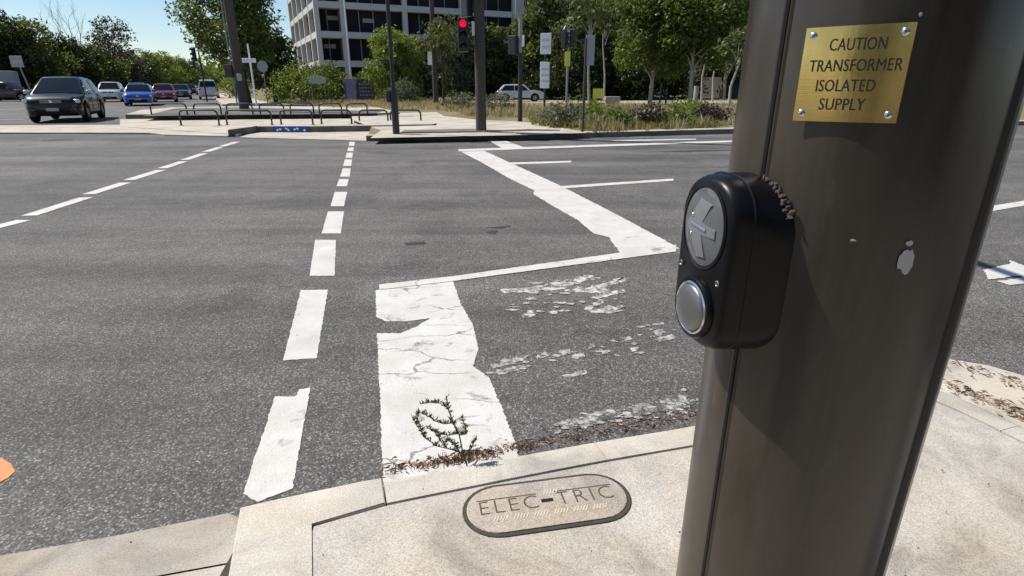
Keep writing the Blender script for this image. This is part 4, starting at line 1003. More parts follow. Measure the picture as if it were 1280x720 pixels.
        bm = NB(); box(bm, (0.2, sd * Wd / 2 * 1.002, clear + 0.06), (wb * 0.62, 0.03, 0.10), None, 0.01); obj('sill', bm, RUBBER, t)
        for xh in (0.25, -0.75):
            bm = NB(); box(bm, (xh, sd * (Wd / 2 + 0.004), belt - 0.13), (0.20, 0.025, 0.03), None, 0.008); obj('door_handle', bm, CHROME if fascia == 'suv' else paint, t)
            bm = NB(); box(bm, (xh + 0.16 if xh > 0 else xh + 0.14, sd * (Wd / 2 - 0.001), (belt + clear) / 2 + 0.03), (0.008, 0.012, belt - clear - 0.30)); obj('door_gap', bm, RUBBER, t)
    for a in (ax1, ax2):
        for sd in (1, -1): wheel(t, a, sd * (Wd / 2 - 0.115), wr, 0.21, sd)
    # front end
    def fx(y): return xf - 0.30 * (abs(y) / (Wd / 2)) ** 3.0
    for sd in (1, -1):
        y0 = sd * Wd * 0.375; bm = NB()
        box(bm, (0, 0, 0), (0.16, 0.40, 0.15 if fascia != 'van' else 0.2), Matrix.Rotation(R(-28 * sd), 3, 'Z'), 0.045, 3); bmesh.ops.translate(bm, vec=(fx(y0) - 0.055, y0, nose - 0.06), verts=bm.verts[:]); obj('headlight', bm, LAMP_GLASS, t, True, 40)
        bm = NB(); box(bm, (fx(y0) - 0.05, y0, clear + 0.24), (0.14, 0.16, 0.09), Matrix.Rotation(R(-24 * sd), 3, 'Z'), 0.03, 2); obj('fog_light', bm, LAMP_GLASS if fascia == 'suv' else RUBBER, t, True, 40)
        bm = NB(); box(bm, (xr + 0.07, sd * Wd * 0.38, belt - 0.15), (0.14, 0.28, 0.16), Matrix.Rotation(R(22 * sd), 3, 'Z'), 0.03, 2); obj('tail_light', bm, plain('tail_red', (0.35, 0.01, 0.01), 0.2), t, True, 40)
    bm = NB(); box(bm, (xf - 0.045, 0, nose - 0.07), (0.10, Wd * 0.40, 0.14), None, 0.02, 2); gr = obj('grille', bm, RUBBER, t)
    bm = NB()
    for k in range(3): box(bm, (xf + 0.004, 0, nose - 0.11 + k * 0.04), (0.012, Wd * 0.36, 0.010))
    lathe(bm, [(0.055, 0), (0.055, 0.014), (0.03, 0.018)], 16, Matrix.Translation((xf + 0.004, 0, nose - 0.06)) @ Matrix.Rotation(R(90), 4, 'Y')); obj('grille_bar', bm, CHROME, gr)
    bm = NB(); box(bm, (xf - 0.045, 0, clear + 0.16), (0.13, Wd * 0.60, 0.17), None, 0.03, 2); obj('lower_grille', bm, RUBBER, t)
    bm = NB(); box(bm, (xf + 0.012, 0, clear + 0.26), (0.02, 0.40, 0.12), None, 0.004, 1); obj('number_plate', bm, SIGN_GREY, t)
    if rails:
        for sd in (1, -1):
            bm = NB(); tube(bm, [(wsx[1] - 0.2, sd * rw * 0.86, zr - 0.01), (wsx[1] - 0.3, sd * rw * 0.86, zr + 0.05), (rear[0] + 0.35, sd * rw * 0.85, zr + 0.045), (rear[0] + 0.25, sd * rw * 0.85, zr - 0.02)], 0.018, 8); obj('roof_rail', bm, CHROME, t, True)
    return t
C_BLACK = paint_car('paint_black', (0.005, 0.008, 0.0075), 0.4); C_BLACK.node_tree.nodes['Principled BSDF'].inputs['Coat Weight'].default_value = 0.6; C_BLACK.node_tree.nodes['Principled BSDF'].inputs['Specular IOR Level'].default_value = 0.25; C_WHITE = paint_car('paint_white', (0.70, 0.70, 0.69)); C_BLUE = paint_car('paint_blue', (0.015, 0.09, 0.42)); C_RED = paint_car('paint_red', (0.20, 0.012, 0.03))
C_SILVER = paint_car('paint_silver', (0.50, 0.51, 0.54), 0.3); C_NAVY = paint_car('paint_navy', (0.02, 0.025, 0.05)); C_MAROON = paint_car('paint_maroon', (0.06, 0.02, 0.02))
HB = math.atan2(-DB.y, -DB.x)
def road_pos(u, v): p = at(u, v); return Vector((p.x, p.y, 0))
suv = road_pos(84, 151.5) + DB * 1.0
make_car('suv', suv, HB - R(3.5), 'black SUV with pale mirrors at the front of the waiting traffic', C_BLACK, L=4.6, Wd=1.92, H=1.70, clear=0.24, belt=1.04, nose=0.86, hood=1.06, wr=0.37, wb=2.66, wsx=(1.18, 0.22), rear=(-1.55, -2.15), fascia='suv', roof_w=0.53)
make_car('parked_car', road_pos(139, 127.5) + DB * 1.5, HB, 'white wagon waiting behind the black SUV, beside the blue car', C_WHITE, H=1.62, belt=1.0, nose=0.85, hood=1.02, rear=(-1.7, -2.1), group='cars waiting in the far carriageway')
make_car('parked_car', road_pos(175, 132.5) + DB * 1.8, HB, 'bright blue sedan with lit front in the far carriageway', C_BLUE, H=1.46, group='cars waiting in the far carriageway')
make_car('parked_car', road_pos(206, 128) + DB * 1.8, HB, 'dark red hatchback behind the bright blue sedan', C_RED, L=4.2, H=1.47, rear=(-1.6, -2.0), group='cars waiting in the far carriageway')
make_car('parked_car', road_pos(227, 124.5) + DB * 1.8, HB, 'dark navy sedan behind the dark red hatchback', C_NAVY, H=1.45, group='cars waiting in the far carriageway')
make_car('parked_car', road_pos(172, 124) + DB * 2, HB, 'blue car mostly hidden behind the bright blue sedan', paint_car('paint_teal', (0.03, 0.10, 0.22)), H=1.6, rear=(-1.7, -2.1), group='cars waiting in the far carriageway')
make_car('parked_car', road_pos(239, 118.5), HB, 'small distant dark car beyond the navy sedan', C_BLACK, group='cars waiting in the far carriageway')
make_car('parked_car', road_pos(233, 117.5), HB, 'small distant silver car beyond the navy sedan', C_SILVER, group='cars waiting in the far carriageway')
make_car('driving_car', road_pos(262.5, 124.5) + DB * 1.5, HB + math.pi, 'white four wheel drive driving away along the side road', C_WHITE, L=4.7, Wd=1.9, H=1.85, belt=1.12, nose=0.95, hood=1.12, clear=0.28, wr=0.38, rear=(-2.0, -2.25))
wc = col_at(650, 54.0, -0.02)
make_car('parked_car', (wc.x, wc.y, -0.02), R(4), 'silver white hatchback parked side-on beyond the dry grass', C_SILVER, L=4.35, H=1.46, rear=(-1.5, -2.05), clear=0.2)
# ute at the left edge with a pale canopy
up = road_pos(8, 127)
t = make_car('ute', up + Vector((-0.6, 1, 0)), R(8), 'dark red and grey pickup at the left edge, crossing behind the black SUV', C_MAROON, L=5.1, H=1.62, belt=1.02, nose=0.88, hood=1.02, clear=0.26, wr=0.36, wb=3.0, wsx=(1.1, 0.55), rear=(-0.65, -0.85), tail=0.98)
bm = NB(); box(bm, (-1.75, 0, 1.28), (1.5, 1.6, 0.62), None, 0.06); obj('canopy', bm, C_SILVER, t)
# box truck further left
tp = col_at(-6, 58, 0); t = thing('truck', tp, 'pale box truck at the left edge in front of the trees', 'truck', R(-62))
bm = NB(); box(bm, (0, 0, 1.7), (2.2, 4.2, 1.9), None, 0.05); obj('cargo_box', bm, plain('truck_pale', (0.30, 0.30, 0.30)), t)
bm = NB(); box(bm, (0, -3.0, 1.35), (2.0, 1.6, 1.9), None, 0.25, 3); cb = obj('cab', bm, C_SILVER, t, True, 40)
bm = NB(); box(bm, (0, -3.72, 1.7), (1.7, 0.25, 0.7), None, 0.05); obj('windscreen', bm, CAR_GLASS, cb)
bm = NB(); box(bm, (0, -0.6, 0.6), (1.5, 6.2, 0.3)); obj('chassis', bm, RUBBER, t)
for y in (-2.8, 1.2):
    for sd in (1, -1):
        bm = NB(); lathe(bm, [(0.2, -0.12), (0.45, -0.12), (0.48, 0), (0.45, 0.12), (0.2, 0.1)], 20, Matrix.Translation((sd * 0.9, y, 0.48)) @ Matrix.Rotation(R(90), 4, 'Y')); obj('wheel', bm, RUBBER, t, True, 40)

# ------------------------------------------------------------------ office building
bc = Vector((-24.3, 76.6, 0)); dl = Vector((-12, 25, 0)).normalized(); df = Vector((25, 12, 0)).normalized()
bl = thing('office_building', bc, 'white concrete-framed office block with dark recessed windows behind the bushes', 'office building', math.atan2(df.y, df.x))
# local x along the front, local y along the left side (depth)
FH, G0, NF = 3.4, 0.45, 6; LX, LY = 52.0, 29.0
bm = NB(); box(bm, (LX / 2 + 1.2, LY / 2 + 1.2, NF * FH / 2 + G0), (LX - 2.0, LY - 2.0, NF * FH)); obj('core', bm, BLDG_IN, bl)
for k in range(NF + 1):
    zc = G0 + k * FH; bm = NB(); th = 0.75 if k else 0.5; box(bm, (LX / 2, LY / 2, zc + 0.1), (LX, LY, th), None, 0.02, 1); obj('floor_slab', bm, BLDG, bl)
colx = [0.0, 3.4] + [11.4 + 8 * i for i in range(6)]
me = None
def col_part(x, y, sx, sy):
    bm = NB(); box(bm, (x, y, G0 + NF * FH / 2), (sx, sy, NF * FH + 0.6), None, 0.02, 1); obj('column', bm, BLDG, bl)
for x in colx[1:]: col_part(x, 0.22, 0.62, 0.60)
col_part(0.22, 0.22, 0.60, 0.60)
coly = [LY * i / 5 for i in range(1, 6)]
for y in coly: col_part(0.22, y - 0.2, 0.56, 0.45 if int(y * 10) % 2 else 0.6)
rdw = random.Random(2)
BLIND = plain('window_blind', (0.30, 0.29, 0.27), 0.8)
def win(x0, x1, y0, y1, z0, z1, side):
    bm = NB(); dp = 2.0 if x0 < 1 else 1.05
    if side == 'f': box(bm, ((x0 + x1) / 2, dp, (z0 + z1) / 2), (x1 - x0, 0.06, z1 - z0))
    else: box(bm, (0.62, (y0 + y1) / 2, (z0 + z1) / 2), (0.06, y1 - y0, z1 - z0))
    w = obj('window', bm, GLASS, bl)
    n_ = 2 if side == 'l' else max(2, int((x1 - x0) / 1.6))
    for i in range(1, n_):
        bm = NB()
        if side == 'f': box(bm, (x0 + (x1 - x0) * i / n_, dp - 0.05, (z0 + z1) / 2), (0.09, 0.12, z1 - z0))
        else: box(bm, (0.56, y0 + (y1 - y0) * i / n_, (z0 + z1) / 2), (0.14, 0.22, z1 - z0))
        obj('mullion', bm, BLDG if side == 'l' else BLIND, w)
    bm = NB()
    if side == 'f' and rdw.random() < 0.8:
        a = x0 + (x1 - x0) * rdw.random() * 0.6; box(bm, (a + 0.9, dp - 0.04, z1 - 0.7 - rdw.random() * 0.5), (1.5, 0.03, 0.5))
    if side == 'l' and rdw.random() < 0.4: box(bm, (0.57, (y0 * 0.7 + y1 * 0.3), z0 + 0.5), (0.03, 1.2, 0.5))
    if len(bm.verts): obj('blind', bm, BLIND, w)
    else: bm.free()
for k in range(NF):
    z0 = G0 + k * FH + 0.48; z1 = G0 + (k + 1) * FH - 0.28
    for a, b in zip(colx, colx[1:]): win(a + 0.3, b - 0.3, 0, 0, z0, z1, 'f')
    ys = [0.5] + coly
    for a, b in zip(ys, ys[1:]): win(0, 0, a + 0.1, b - 0.42, z0, z1, 'l')
# white light pole in front of the building
lp_ = col_at(441.5, 56, -0.03); t = thing('light_pole', lp_, 'slender white light pole in front of the office block, above the notice board', 'light pole')
bm = NB(); tube(bm, [(0, 0, -0.1), (0, 0, 10)], [0.085, 0.06], 10); obj('shaft', bm, SIGN_WHITE, t, True)
bm = NB(); box(bm, (0, -0.7, 10.0), (0.25, 1.4, 0.12), None, 0.03); obj('lamp', bm, POLE_GALV, t)
# notice boards
nb = col_at(450, 46, -0.03); t = thing('notice_board', nb, 'notice board with violet and black panels of pale lines, below the white light pole', 'notice board')
qn = 46 * CP / FPX
z0 = hgt(109, 46) - 0.15; panel(t, (-10.5 * qn, 0, z0), 15.5 * qn, 27 * qn, plain('panel_violet', (0.20, 0.17, 0.30), 0.5, 0, 0.4, 0.25, 2), R(-14), 'violet_panel', 0)
panel(t, (8.5 * qn, 0.02, z0), 21 * qn, 25 * qn, plain('panel_black', (0.028, 0.026, 0.035), 0.4), R(6), 'black_panel', 4, tm=plain('panel_print', (0.22, 0.2, 0.26), 0.6))
for x in (-17 * qn, -2.5 * qn, 18 * qn):
    bm = NB(); box(bm, (x, 0.07, z0 - 0.5), (0.06, 0.06, 1.9)); obj('leg', bm, POLE_DARK, t)
ws = col_at(400, 45.5, -0.03); t = thing('hedge_sign', ws, 'small white sign with two lines of grey print in front of the light green shrubs', 'sign')
panel(t, (0, 0, hgt(97, 45.5) - 0.15), 19 * qn, 7.5 * qn, plain('sign_offwhite', (0.5, 0.52, 0.5), 0.5), R(4), 'sign_panel', 2)
for x in (-8 * qn, 8 * qn):
    bm = NB(); box(bm, (x, 0.04, 0.7), (0.04, 0.04, 1.6)); obj('leg', bm, POLE_GALV, t)
# low roofed house among the gums at the right
hp = col_at(935, 70, -0.03); t = thing('house', hp, 'low grey house half hidden behind the gum trees beside the thick near pole', 'house', R(12))
bm = NB(); box(bm, (0, 0, 1.5), (9, 7, 3.0)); obj('wall', bm, plain('house_wall', (0.06, 0.057, 0.052), 0.85), t)
bm = NB(); prism(bm, [(-4.1, 0), (4.1, 0), (0, 1.7)], -5, 5, Matrix.Translation((0, 0, 3.0)) @ Matrix.Rotation(R(90), 4, 'Z') @ Matrix.Rotation(R(90), 4, 'X')); obj('roof', bm, plain('house_roof', (0.10, 0.095, 0.09), 0.8), t)
for x in (-3, -0.4, 2.4):
    bm = NB(); box(bm, (x, -3.52, 1.6), (1.4, 0.08, 1.2)); obj('window', bm, GLASS, t)

# ------------------------------------------------------------------ trees and shrubs
def leaf_cloud(lobes, n, size, rng, shell=0.55, flat=0.0, drop=0.0):
    vol = np.array([l[3] * l[4] * l[5] for l in lobes]) ** 0.66; pr = vol / vol.sum()
    idx = rng.choice(len(lobes), n, p=pr); Lb = np.array(lobes)[idx]
    d = rng.normal(size=(n, 3)); d /= np.linalg.norm(d, axis=1)[:, None]
    rad = 1 - (1 - shell) * rng.random(n) ** 1.4 + rng.normal(0, 0.07, n)
    C_ = Lb[:, :3] + d * rad[:, None] * Lb[:, 3:6]
    # small sprays: leaves gather round twig ends
    k = max(1, n // 9); tips = C_[rng.choice(n, k)]; tid = rng.integers(0, k, n)
    tn = tips[tid] + rng.normal(0, 1, (n, 3)) * size * np.array([1.5, 1.5, 1.1])
    C_ = np.where((rng.random(n) < 0.72)[:, None], tn, C_)
    nrm = d * 0.6 + rng.normal(0, 0.75, (n, 3)) + np.array([0, 0, 0.35]); nrm /= np.linalg.norm(nrm, axis=1)[:, None]
    a = np.cross(nrm, rng.normal(size=(n, 3))); a /= np.linalg.norm(a, axis=1)[:, None] + 1e-9
    if drop: a = a + np.array([0, 0, -drop]); a /= np.linalg.norm(a, axis=1)[:, None]
    b = np.cross(nrm, a)
    s_ = size * (0.55 + 0.9 * rng.random(n))[:, None]
    asp = (0.36 + 0.25 * rng.random(n))[:, None]
    V = np.stack([C_ - a * s_, C_ + b * s_ * asp + nrm * s_ * 0.12, C_ + a * s_, C_ - b * s_ * asp + nrm * s_ * 0.12], 1).reshape(-1, 3)
    F = np.arange(4 * n).reshape(n, 4)
    return V, F
def tree(name, u, y, H, Rc, label, leaf=LEAF_MID, bark=BARK, n=6000, size=0.16, c0=0.25, lobes_n=11, seed=0, tr=0.18, cat='tree', group=None, z=0.0, shell=0.5, gap=0.42, stem=True, lean=0.0, drop=0.0, rx=1.0):
    rng = np.random.default_rng(seed + int(u * 3) + 5000); p = col_at(u, y, z); p.z = z
    t = thing(name, p, label, cat, 0, group)
    zc0 = H * c0; lobes = []
    for i in range(lobes_n):
        f = (i + 0.5) / lobes_n; hz_ = zc0 + (H - zc0) * (0.12 + 0.76 * f)
        env = math.sin(math.pi * min(1, 0.18 + 0.80 * f)) ** 0.6
        a = i * 2.4 + rng.random(); rr_ = Rc * env * (0.25 + 0.5 * rng.random())
        r = Rc * gap * (0.75 + 0.5 * rng.random())
        lobes.append((math.cos(a) * rr_ * rx + lean * f, math.sin(a) * rr_, hz_, r * (1.1 if rx == 1 else 1.3), r, r * 0.8))
    if stem:
        bm = NB(); top = Vector((lean * 0.5, 0, H * 0.7)); rd = random.Random(seed + int(u))
        tube(bm, [(0, 0, -0.2), (0.03 * H * rd.gauss(0, .5), 0.02 * H, H * 0.25), (lean * 0.3 + 0.03 * H * rd.gauss(0, .5), 0, H * 0.5), top], [tr * 1.15, tr * 0.85, tr * 0.6, tr * 0.3], 9)
        for l in lobes:
            st = Vector((lean * 0.2, 0, max(H * 0.18, min(l[2] - 0.25 * H * 0.6, H * 0.6)))); en = Vector(l[:3]); md = st.lerp(en, 0.5) + Vector((rd.gauss(0, .1), rd.gauss(0, .1), 0.04 * H))
            tube(bm, [st, md, en], [tr * 0.42, tr * 0.28, tr * 0.08], 6)
        obj('trunk', bm, bark, t, True)
    V, F = leaf_cloud(lobes, n, size, rng, shell, drop=drop)
    V[:, 2] = np.maximum(V[:, 2], 0.04)
    pydata('crown', V, F, leaf, t)
    return t
GL, GR, GB = 'trees along the far carriageway', 'trees on the verge behind the grass', 'shrubs in front of the office block'
tree('street_tree', 312, 43, 9.8, 4.3, 'tall leafy street tree behind the timber pole, left of the office block', LEAF_MID, BARK, 20000, 0.125, 0.20, 26, 1, 0.24, gap=0.27, shell=0.35)
tree('street_tree', 345, 52, 6.0, 2.8, 'lower dark tree between the leafy street tree and the office block', LEAF_DARK, BARK, 6000, 0.16, 0.1, 11, 2, group=GR)
# left line
L = [(-150, 72, 11, 5.5, LEAF_DARK), (-85, 66, 10, 5.2, LEAF_MID), (-25, 62, 9.6, 5.0, LEAF_DARK), (12, 66, 9.3, 4.8, LEAF_DARK), (52, 68, 8.4, 4.4, LEAF_MID), (92, 74, 7.0, 4.2, LEAF_DARK), (128, 84, 6.6, 4.4, LEAF_MID), (160, 94, 6.6, 4.6, LEAF_BROWN), (186, 104, 6.6, 4.6, LEAF_MID), (208, 116, 6.8, 4.8, LEAF_LIGHT), (226, 135, 7.0, 5.0, LEAF_MID), (240, 165, 7, 6, LEAF_DARK)]
desc = ['very dark bushy', 'broad mid green', 'tall very dark', 'dark green spreading', 'brighter green rounded', 'dark low', 'mid green low', 'brownish', 'dull green', 'yellowish green', 'small far green', 'smallest far dark']
for i, (u, y, H, Rc, lf) in enumerate(L):
    tree('roadside_tree', u, y, H, Rc, f'{desc[i]} tree behind the far cars, ' + ('outside the left edge' if u < -20 else 'above ' + ('the truck' if u < 30 else 'the square sign' if u < 70 else 'the black SUV' if u < 120 else 'the white wagon' if u < 150 else 'the blue car' if u < 180 else 'the red hatchback' if u < 200 else 'the navy sedan' if u < 220 else 'the end of the queue' if u < 230 else 'the distant cars')), lf, BARK, 9000, 0.17, 0.04, 20, i, group=GL, gap=0.33)
# second, lower layer so the line reads dense
for i, (u, y, H, Rc) in enumerate([(30, 76, 6, 5), (75, 82, 6, 5), (115, 92, 5.6, 5), (150, 104, 5.5, 5), (195, 125, 5.5, 6)]):
    tree('roadside_shrub', u, y, H, Rc, f'{ORD[i]} dark shrub from the left, filling the gaps low behind the line of trees', LEAF_DARK, BARK, 4500, 0.24, 0.0, 10, 40 + i, cat='shrub', group='dark shrubs under the far trees', stem=False, gap=0.5)
# leafless and wispy trees standing above
def bare_tree(u, y, H, label, seed, m=BARK, spread=0.5, twigs=3, r0=0.12):
    p = col_at(u, y, 0); p.z = 0; t = thing('bare_tree', p, label, 'tree'); rd = random.Random(seed); bm = NB(); tw = NB()
    def br(bmx, a, d, l_, r, k):
        pts = [a]; dd = d.copy()
        for i in range(3): dd = (dd + Vector((rd.gauss(0, .16), rd.gauss(0, .16), 0.08))).normalized(); pts.append(pts[-1] + dd * l_ / 3)
        tube(bmx, pts, [r, r * .8, r * .6, r * .4], 5)
        if k:
            for j in range(3 if k > 1 else 4):
                q_ = pts[1 + j % 3]; br(tw if k <= 2 else bm, q_, (dd + Vector((rd.gauss(0, spread), rd.gauss(0, spread), rd.gauss(0.1, .25)))).normalized(), l_ * 0.62, r * 0.5, k - 1)
    br(bm, Vector((0, 0, -0.1)), Vector((0, 0, 1)), H * 0.55, r0, twigs + 1)
    obj('trunk', bm, m, t, True); obj('twigs', tw, m, t, True); return t
bare_tree(98, 70, 10.6, 'leafless upright tree rising above the dark trees over the black SUV', 3, BARK, 0.33)
bare_tree(66, 72, 10.2, 'leafless thin tree rising above the bright green rounded tree', 8, BARK, 0.3)
tree('wispy_tree', 146, 76, 9.2, 3.4, 'wispy brown half-bare tree leaning over the white wagon', LEAF_BROWN, BARK, 1900, 0.16, 0.5, 9, 77, 0.14, gap=0.34, lean=1.8)
# shrubs by the building
tree('shrub', 374, 50, 2.9, 2.4, 'light green shrub at the foot of the office block, left of the white sign', LEAF_LIGHT, BARK, 5500, 0.10, 0.0, 12, 3, cat='shrub', group=GB, stem=False, gap=0.42, z=-0.03)
tree('shrub', 414, 51, 3.0, 2.5, 'mid green shrub at the foot of the office block, behind the white sign', LEAF_MID, BARK, 5500, 0.10, 0.0, 12, 4, cat='shrub', group=GB, stem=False, gap=0.42, z=-0.03)
tree('shrub', 395, 48, 1.7, 2.3, 'low shaded shrub under the white sign', LEAF_MID, BARK, 4000, 0.10, 0.0, 9, 5, cat='shrub', group=GB, stem=False, gap=0.42, z=-0.03, rx=1.4)
tree('shrub', 497, 48, 5.7, 3.0, 'tall bright green bush covering the front of the office block', LEAF_LIGHT, BARK, 15000, 0.10, 0.0, 26, 6, cat='shrub', group=GB, stem=False, gap=0.27, z=-0.03)
tree('shrub', 530, 51, 5.2, 2.7, 'dark bush at the right flank of the tall bright green bush', LEAF_DARK, BARK, 6500, 0.11, 0.0, 13, 61, cat='shrub', group=GB, stem=False, gap=0.40, z=-0.03)
tree('shrub', 506, 43, 1.75, 1.3, 'small grey-green shrub in front of the tall bright green bush', LEAF_GREY, BARK, 2600, 0.07, 0.0, 9, 7, cat='shrub', group=GB, stem=False, gap=0.42, z=-0.03)
tree('shrub', 462, 52, 2.3, 2.2, 'low green shrub behind the black notice panel', LEAF_MID, BARK, 3500, 0.10, 0.0, 9, 71, cat='shrub', group=GB, stem=False, gap=0.42, z=-0.03)
tree('shrub', 296, 60, 2.0, 1.8, 'pale low shrub beside the white four wheel drive, at the foot of the timber pole', LEAF_LIGHT, BARK, 2500, 0.10, 0.0, 8, 72, cat='shrub', stem=False, gap=0.45)
tree('shrub', 352, 55, 1.8, 1.6, 'low green shrub behind the round sign', LEAF_MID, BARK, 2000, 0.10, 0.0, 8, 73, cat='shrub', group=GB, stem=False, gap=0.45)
# verge trees behind the grass (front to back)
VT = [(566, 52, 6.3, 2.9, LEAF_GREY, 'grey-green rounded tree behind the lit red signal', 6500, 0.0, BARK), (612, 56, 6.6, 3.0, LEAF_GUM, 'dull green gum behind the thick dark signal pole', 6000, 0.0, BARK), (590, 64, 8.0, 3.6, LEAF_DARK, 'dark tree filling the gap behind the red signal', 5000, 0.0, BARK),
      (648, 58, 5.2, 2.6, LEAF_DARK, 'dark low tree behind the parked silver hatchback', 5500, 0.0, BARK), (690, 55, 10.5, 4.0, LEAF_GUM, 'tall gum above the two white signs', 9000, 0.18, BARK_PALE), (668, 66, 9.5, 4.0, LEAF_MID, 'brighter gum rising behind the slim lamp post', 7000, 0.1, BARK),
      (728, 50, 4.6, 2.8, LEAF_DARK, 'dark undergrowth tree behind the grey sign back', 5500, 0.0, BARK), (752, 58, 10.5, 4.2, LEAF_GUM, 'tall gum with pale trunk above the yellow board', 8500, 0.25, BARK_PALE), (790, 52, 4.0, 2.8, LEAF_DARK, 'dark bushy tree behind the pair of thin posts', 6000, 0.0, BARK),
      (812, 46, 9.6, 4.0, LEAF_MID, 'leafy tree with bright crown right of the yellow board', 10000, 0.20, BARK_PALE), (862, 44, 10.0, 4.2, LEAF_MID, 'leafy overhanging tree above the stout pale post', 10000, 0.24, BARK_PALE), (905, 52, 10.0, 4.2, LEAF_GUM, 'gum tree beside the upper edge of the thick near pole', 8500, 0.2, BARK_PALE),
      (835, 66, 9.5, 4.5, LEAF_DARK, 'dark tree deep behind the leafy trees', 6500, 0.0, BARK), (775, 72, 11, 5, LEAF_DARK, 'big dark tree closing the view above the yellow board', 6500, 0.0, BARK), (880, 78, 11, 5, LEAF_DARK, 'big dark tree closing the view above the low house', 6500, 0.1, BARK),
      (715, 74, 11, 5, LEAF_DARK, 'big dark tree closing the view behind the two white signs', 6500, 0.0, BARK), (640, 78, 5.2, 5, LEAF_DARK, 'low dark tree at the foot of the office block', 5000, 0.0, BARK), (945, 58, 10, 4.5, LEAF_DARK, 'dark tree hidden by the thick near pole', 5000, 0.1, BARK), (1010, 50, 10, 4.5, LEAF_MID, 'leafy tree hidden behind the thick near pole', 5000, 0.2, BARK),
      (1090, 46, 10, 4.5, LEAF_GUM, 'gum tree hidden far right behind the near pole', 5000, 0.2, BARK_PALE), (1190, 42, 10, 4.5, LEAF_MID, 'tree out to the right on the verge beyond the near pole', 5000, 0.2, BARK), (1330, 40, 10, 4.8, LEAF_DARK, 'dark tree at the right end of the verge', 5000, 0.1, BARK)]
for i, (u, y, H, Rc, lf, lab, n_, c0, bk) in enumerate(VT):
    if y < 60 and i not in (9, 10): y, H, Rc = y + 9, H * 1.16, Rc * 1.15
    n_ = int(n_ * 1.5)
    tree('verge_tree', u, y, H, Rc, lab, lf, bk, n_, 0.15 if y < 62 else 0.19, c0, 20, 100 + i, 0.15, group=GR, z=-0.03, gap=0.30, drop=0.5 if lf is LEAF_GUM else 0)
for i, (u, v, Rc, H, lf, lab) in enumerate([(700, 158, 0.95, 0.62, LEAF_GREY, 'low grey-green mound at the grass edge beside the grey sign back'), (772, 160, 0.5, 0.42, LEAF_MID, 'low green tuft at the kerb just right of the grey sign back'), (806, 158, 0.7, 0.5, LEAF_BROWN, 'low brown tuft at the kerb, midway along the dry grass'), (842, 157.5, 0.55, 0.42, LEAF_MID, 'low green tuft at the kerb, two thirds along the dry grass'),
      (884, 155, 0.8, 0.55, LEAF_BROWN, 'low brown tuft at the kerb beside the thick near pole'), (740, 148, 0.9, 0.6, LEAF_LIGHT, 'pale green tuft deeper in the dry grass below the yellow board'), (620, 139, 1.1, 0.6, LEAF_GREY, 'grey-green mound right of the thick dark signal pole'), (575, 137, 1.1, 0.7, LEAF_GREY, 'grey-green mound left of the thick dark signal pole'), (860, 146, 1.0, 0.55, LEAF_LIGHT, 'pale green tuft deeper in the dry grass below the stout post')]):
    pp = at(u, v, 0.146); tree('grass_tussock', u, pp.y, H, Rc, lab, lf, BARK, 1500, 0.055, 0.0, 9, 300 + i, cat='tussock', group='low tussocks in the verge grass', stem=False, gap=0.42, z=0.14)
for i, (u, y, H, Rc, lab) in enumerate([(700, 61, 4.2, 3.2, 'dark understorey shrub behind the two white signs'), (748, 62, 4.0, 3.2, 'dark understorey shrub behind the yellow board'), (792, 60, 3.4, 3.2, 'dark understorey shrub behind the pair of thin posts'), (846, 63, 3.8, 3.4, 'dark understorey shrub between the two leafy trees'), (660, 63, 4.4, 3.2, 'dark understorey shrub above the roof of the parked silver hatchback')]):
    tree('understorey_shrub', u, y, H, Rc, lab, LEAF_DARK, BARK, 5000, 0.15, 0.0, 14, 400 + i, cat='shrub', group='understorey shrubs behind the verge', stem=False, gap=0.36, z=-0.03)
# slim pale trunks with thin crowns
for i, (u, y, H, lab) in enumerate([(737, 37, 6.8, 'slim pale-barked sapling behind the grey sign back'), (755, 54, 9, 'slim white-barked gum above the yellow board'), (877, 50, 8, 'slim white trunk among the gums, nearer the stout post'), (891, 54, 8, 'slim white trunk among the gums, nearer the low house'), (911, 36, 4.6, 'slim leaning pale sapling beside the edge of the thick near pole'), (554, 38, 5.2, 'thin knotty sapling in front of the dark bushes, beside the pole with a white plate')]):
    tree('slim_gum', u, y, H, 1.6, lab, LEAF_GUM, BARK_PALE if i < 5 else BARK, 900, 0.13, 0.6, 6, 200 + i, 0.085, group='slim pale gums', z=(-0.03 if y > 38 else 0.14), gap=0.4, lean=(-0.5, -0.9, 0.3, -0.2, 0.8, 0.0)[i], drop=0.6)
# far woodland on the rise, one mass
rng = np.random.default_rng(5); lob = []
for i in range(110):
    a = R(-50 + 46 * rng.random()); d = 300 + 110 * rng.random(); lob.append((math.sin(a) * d, math.cos(a) * d, 3 + 4 * rng.random(), 9 + 5 * rng.random(), 9, 5 + 4 * rng.random()))
V, F = leaf_cloud(lob, 26000, 1.1, rng); o = pydata('woodland', V, F, LEAF_MID); tag(o, 'far woodland closing the side road on the horizon', 'woodland', kind='stuff')

rng = np.random.default_rng(9); lob = [(-9 + 22 * rng.random(), -9 - 5 * rng.random(), 1 + 5.5 * rng.random(), 2.0, 2.0, 1.6) for _ in range(46)]  # unseen leaf mass behind the camera, added to darken reflections in the pole
V, F = leaf_cloud(lob, 14000, 0.24, rng); V[:, 2] = np.maximum(V[:, 2], 0.0); o = pydata('leafscreen', V, F, LEAF_DARK); tag(o, 'unseen dark shrubbery at the back of the near footpath, facing the pole', 'leafscreen', kind='stuff')

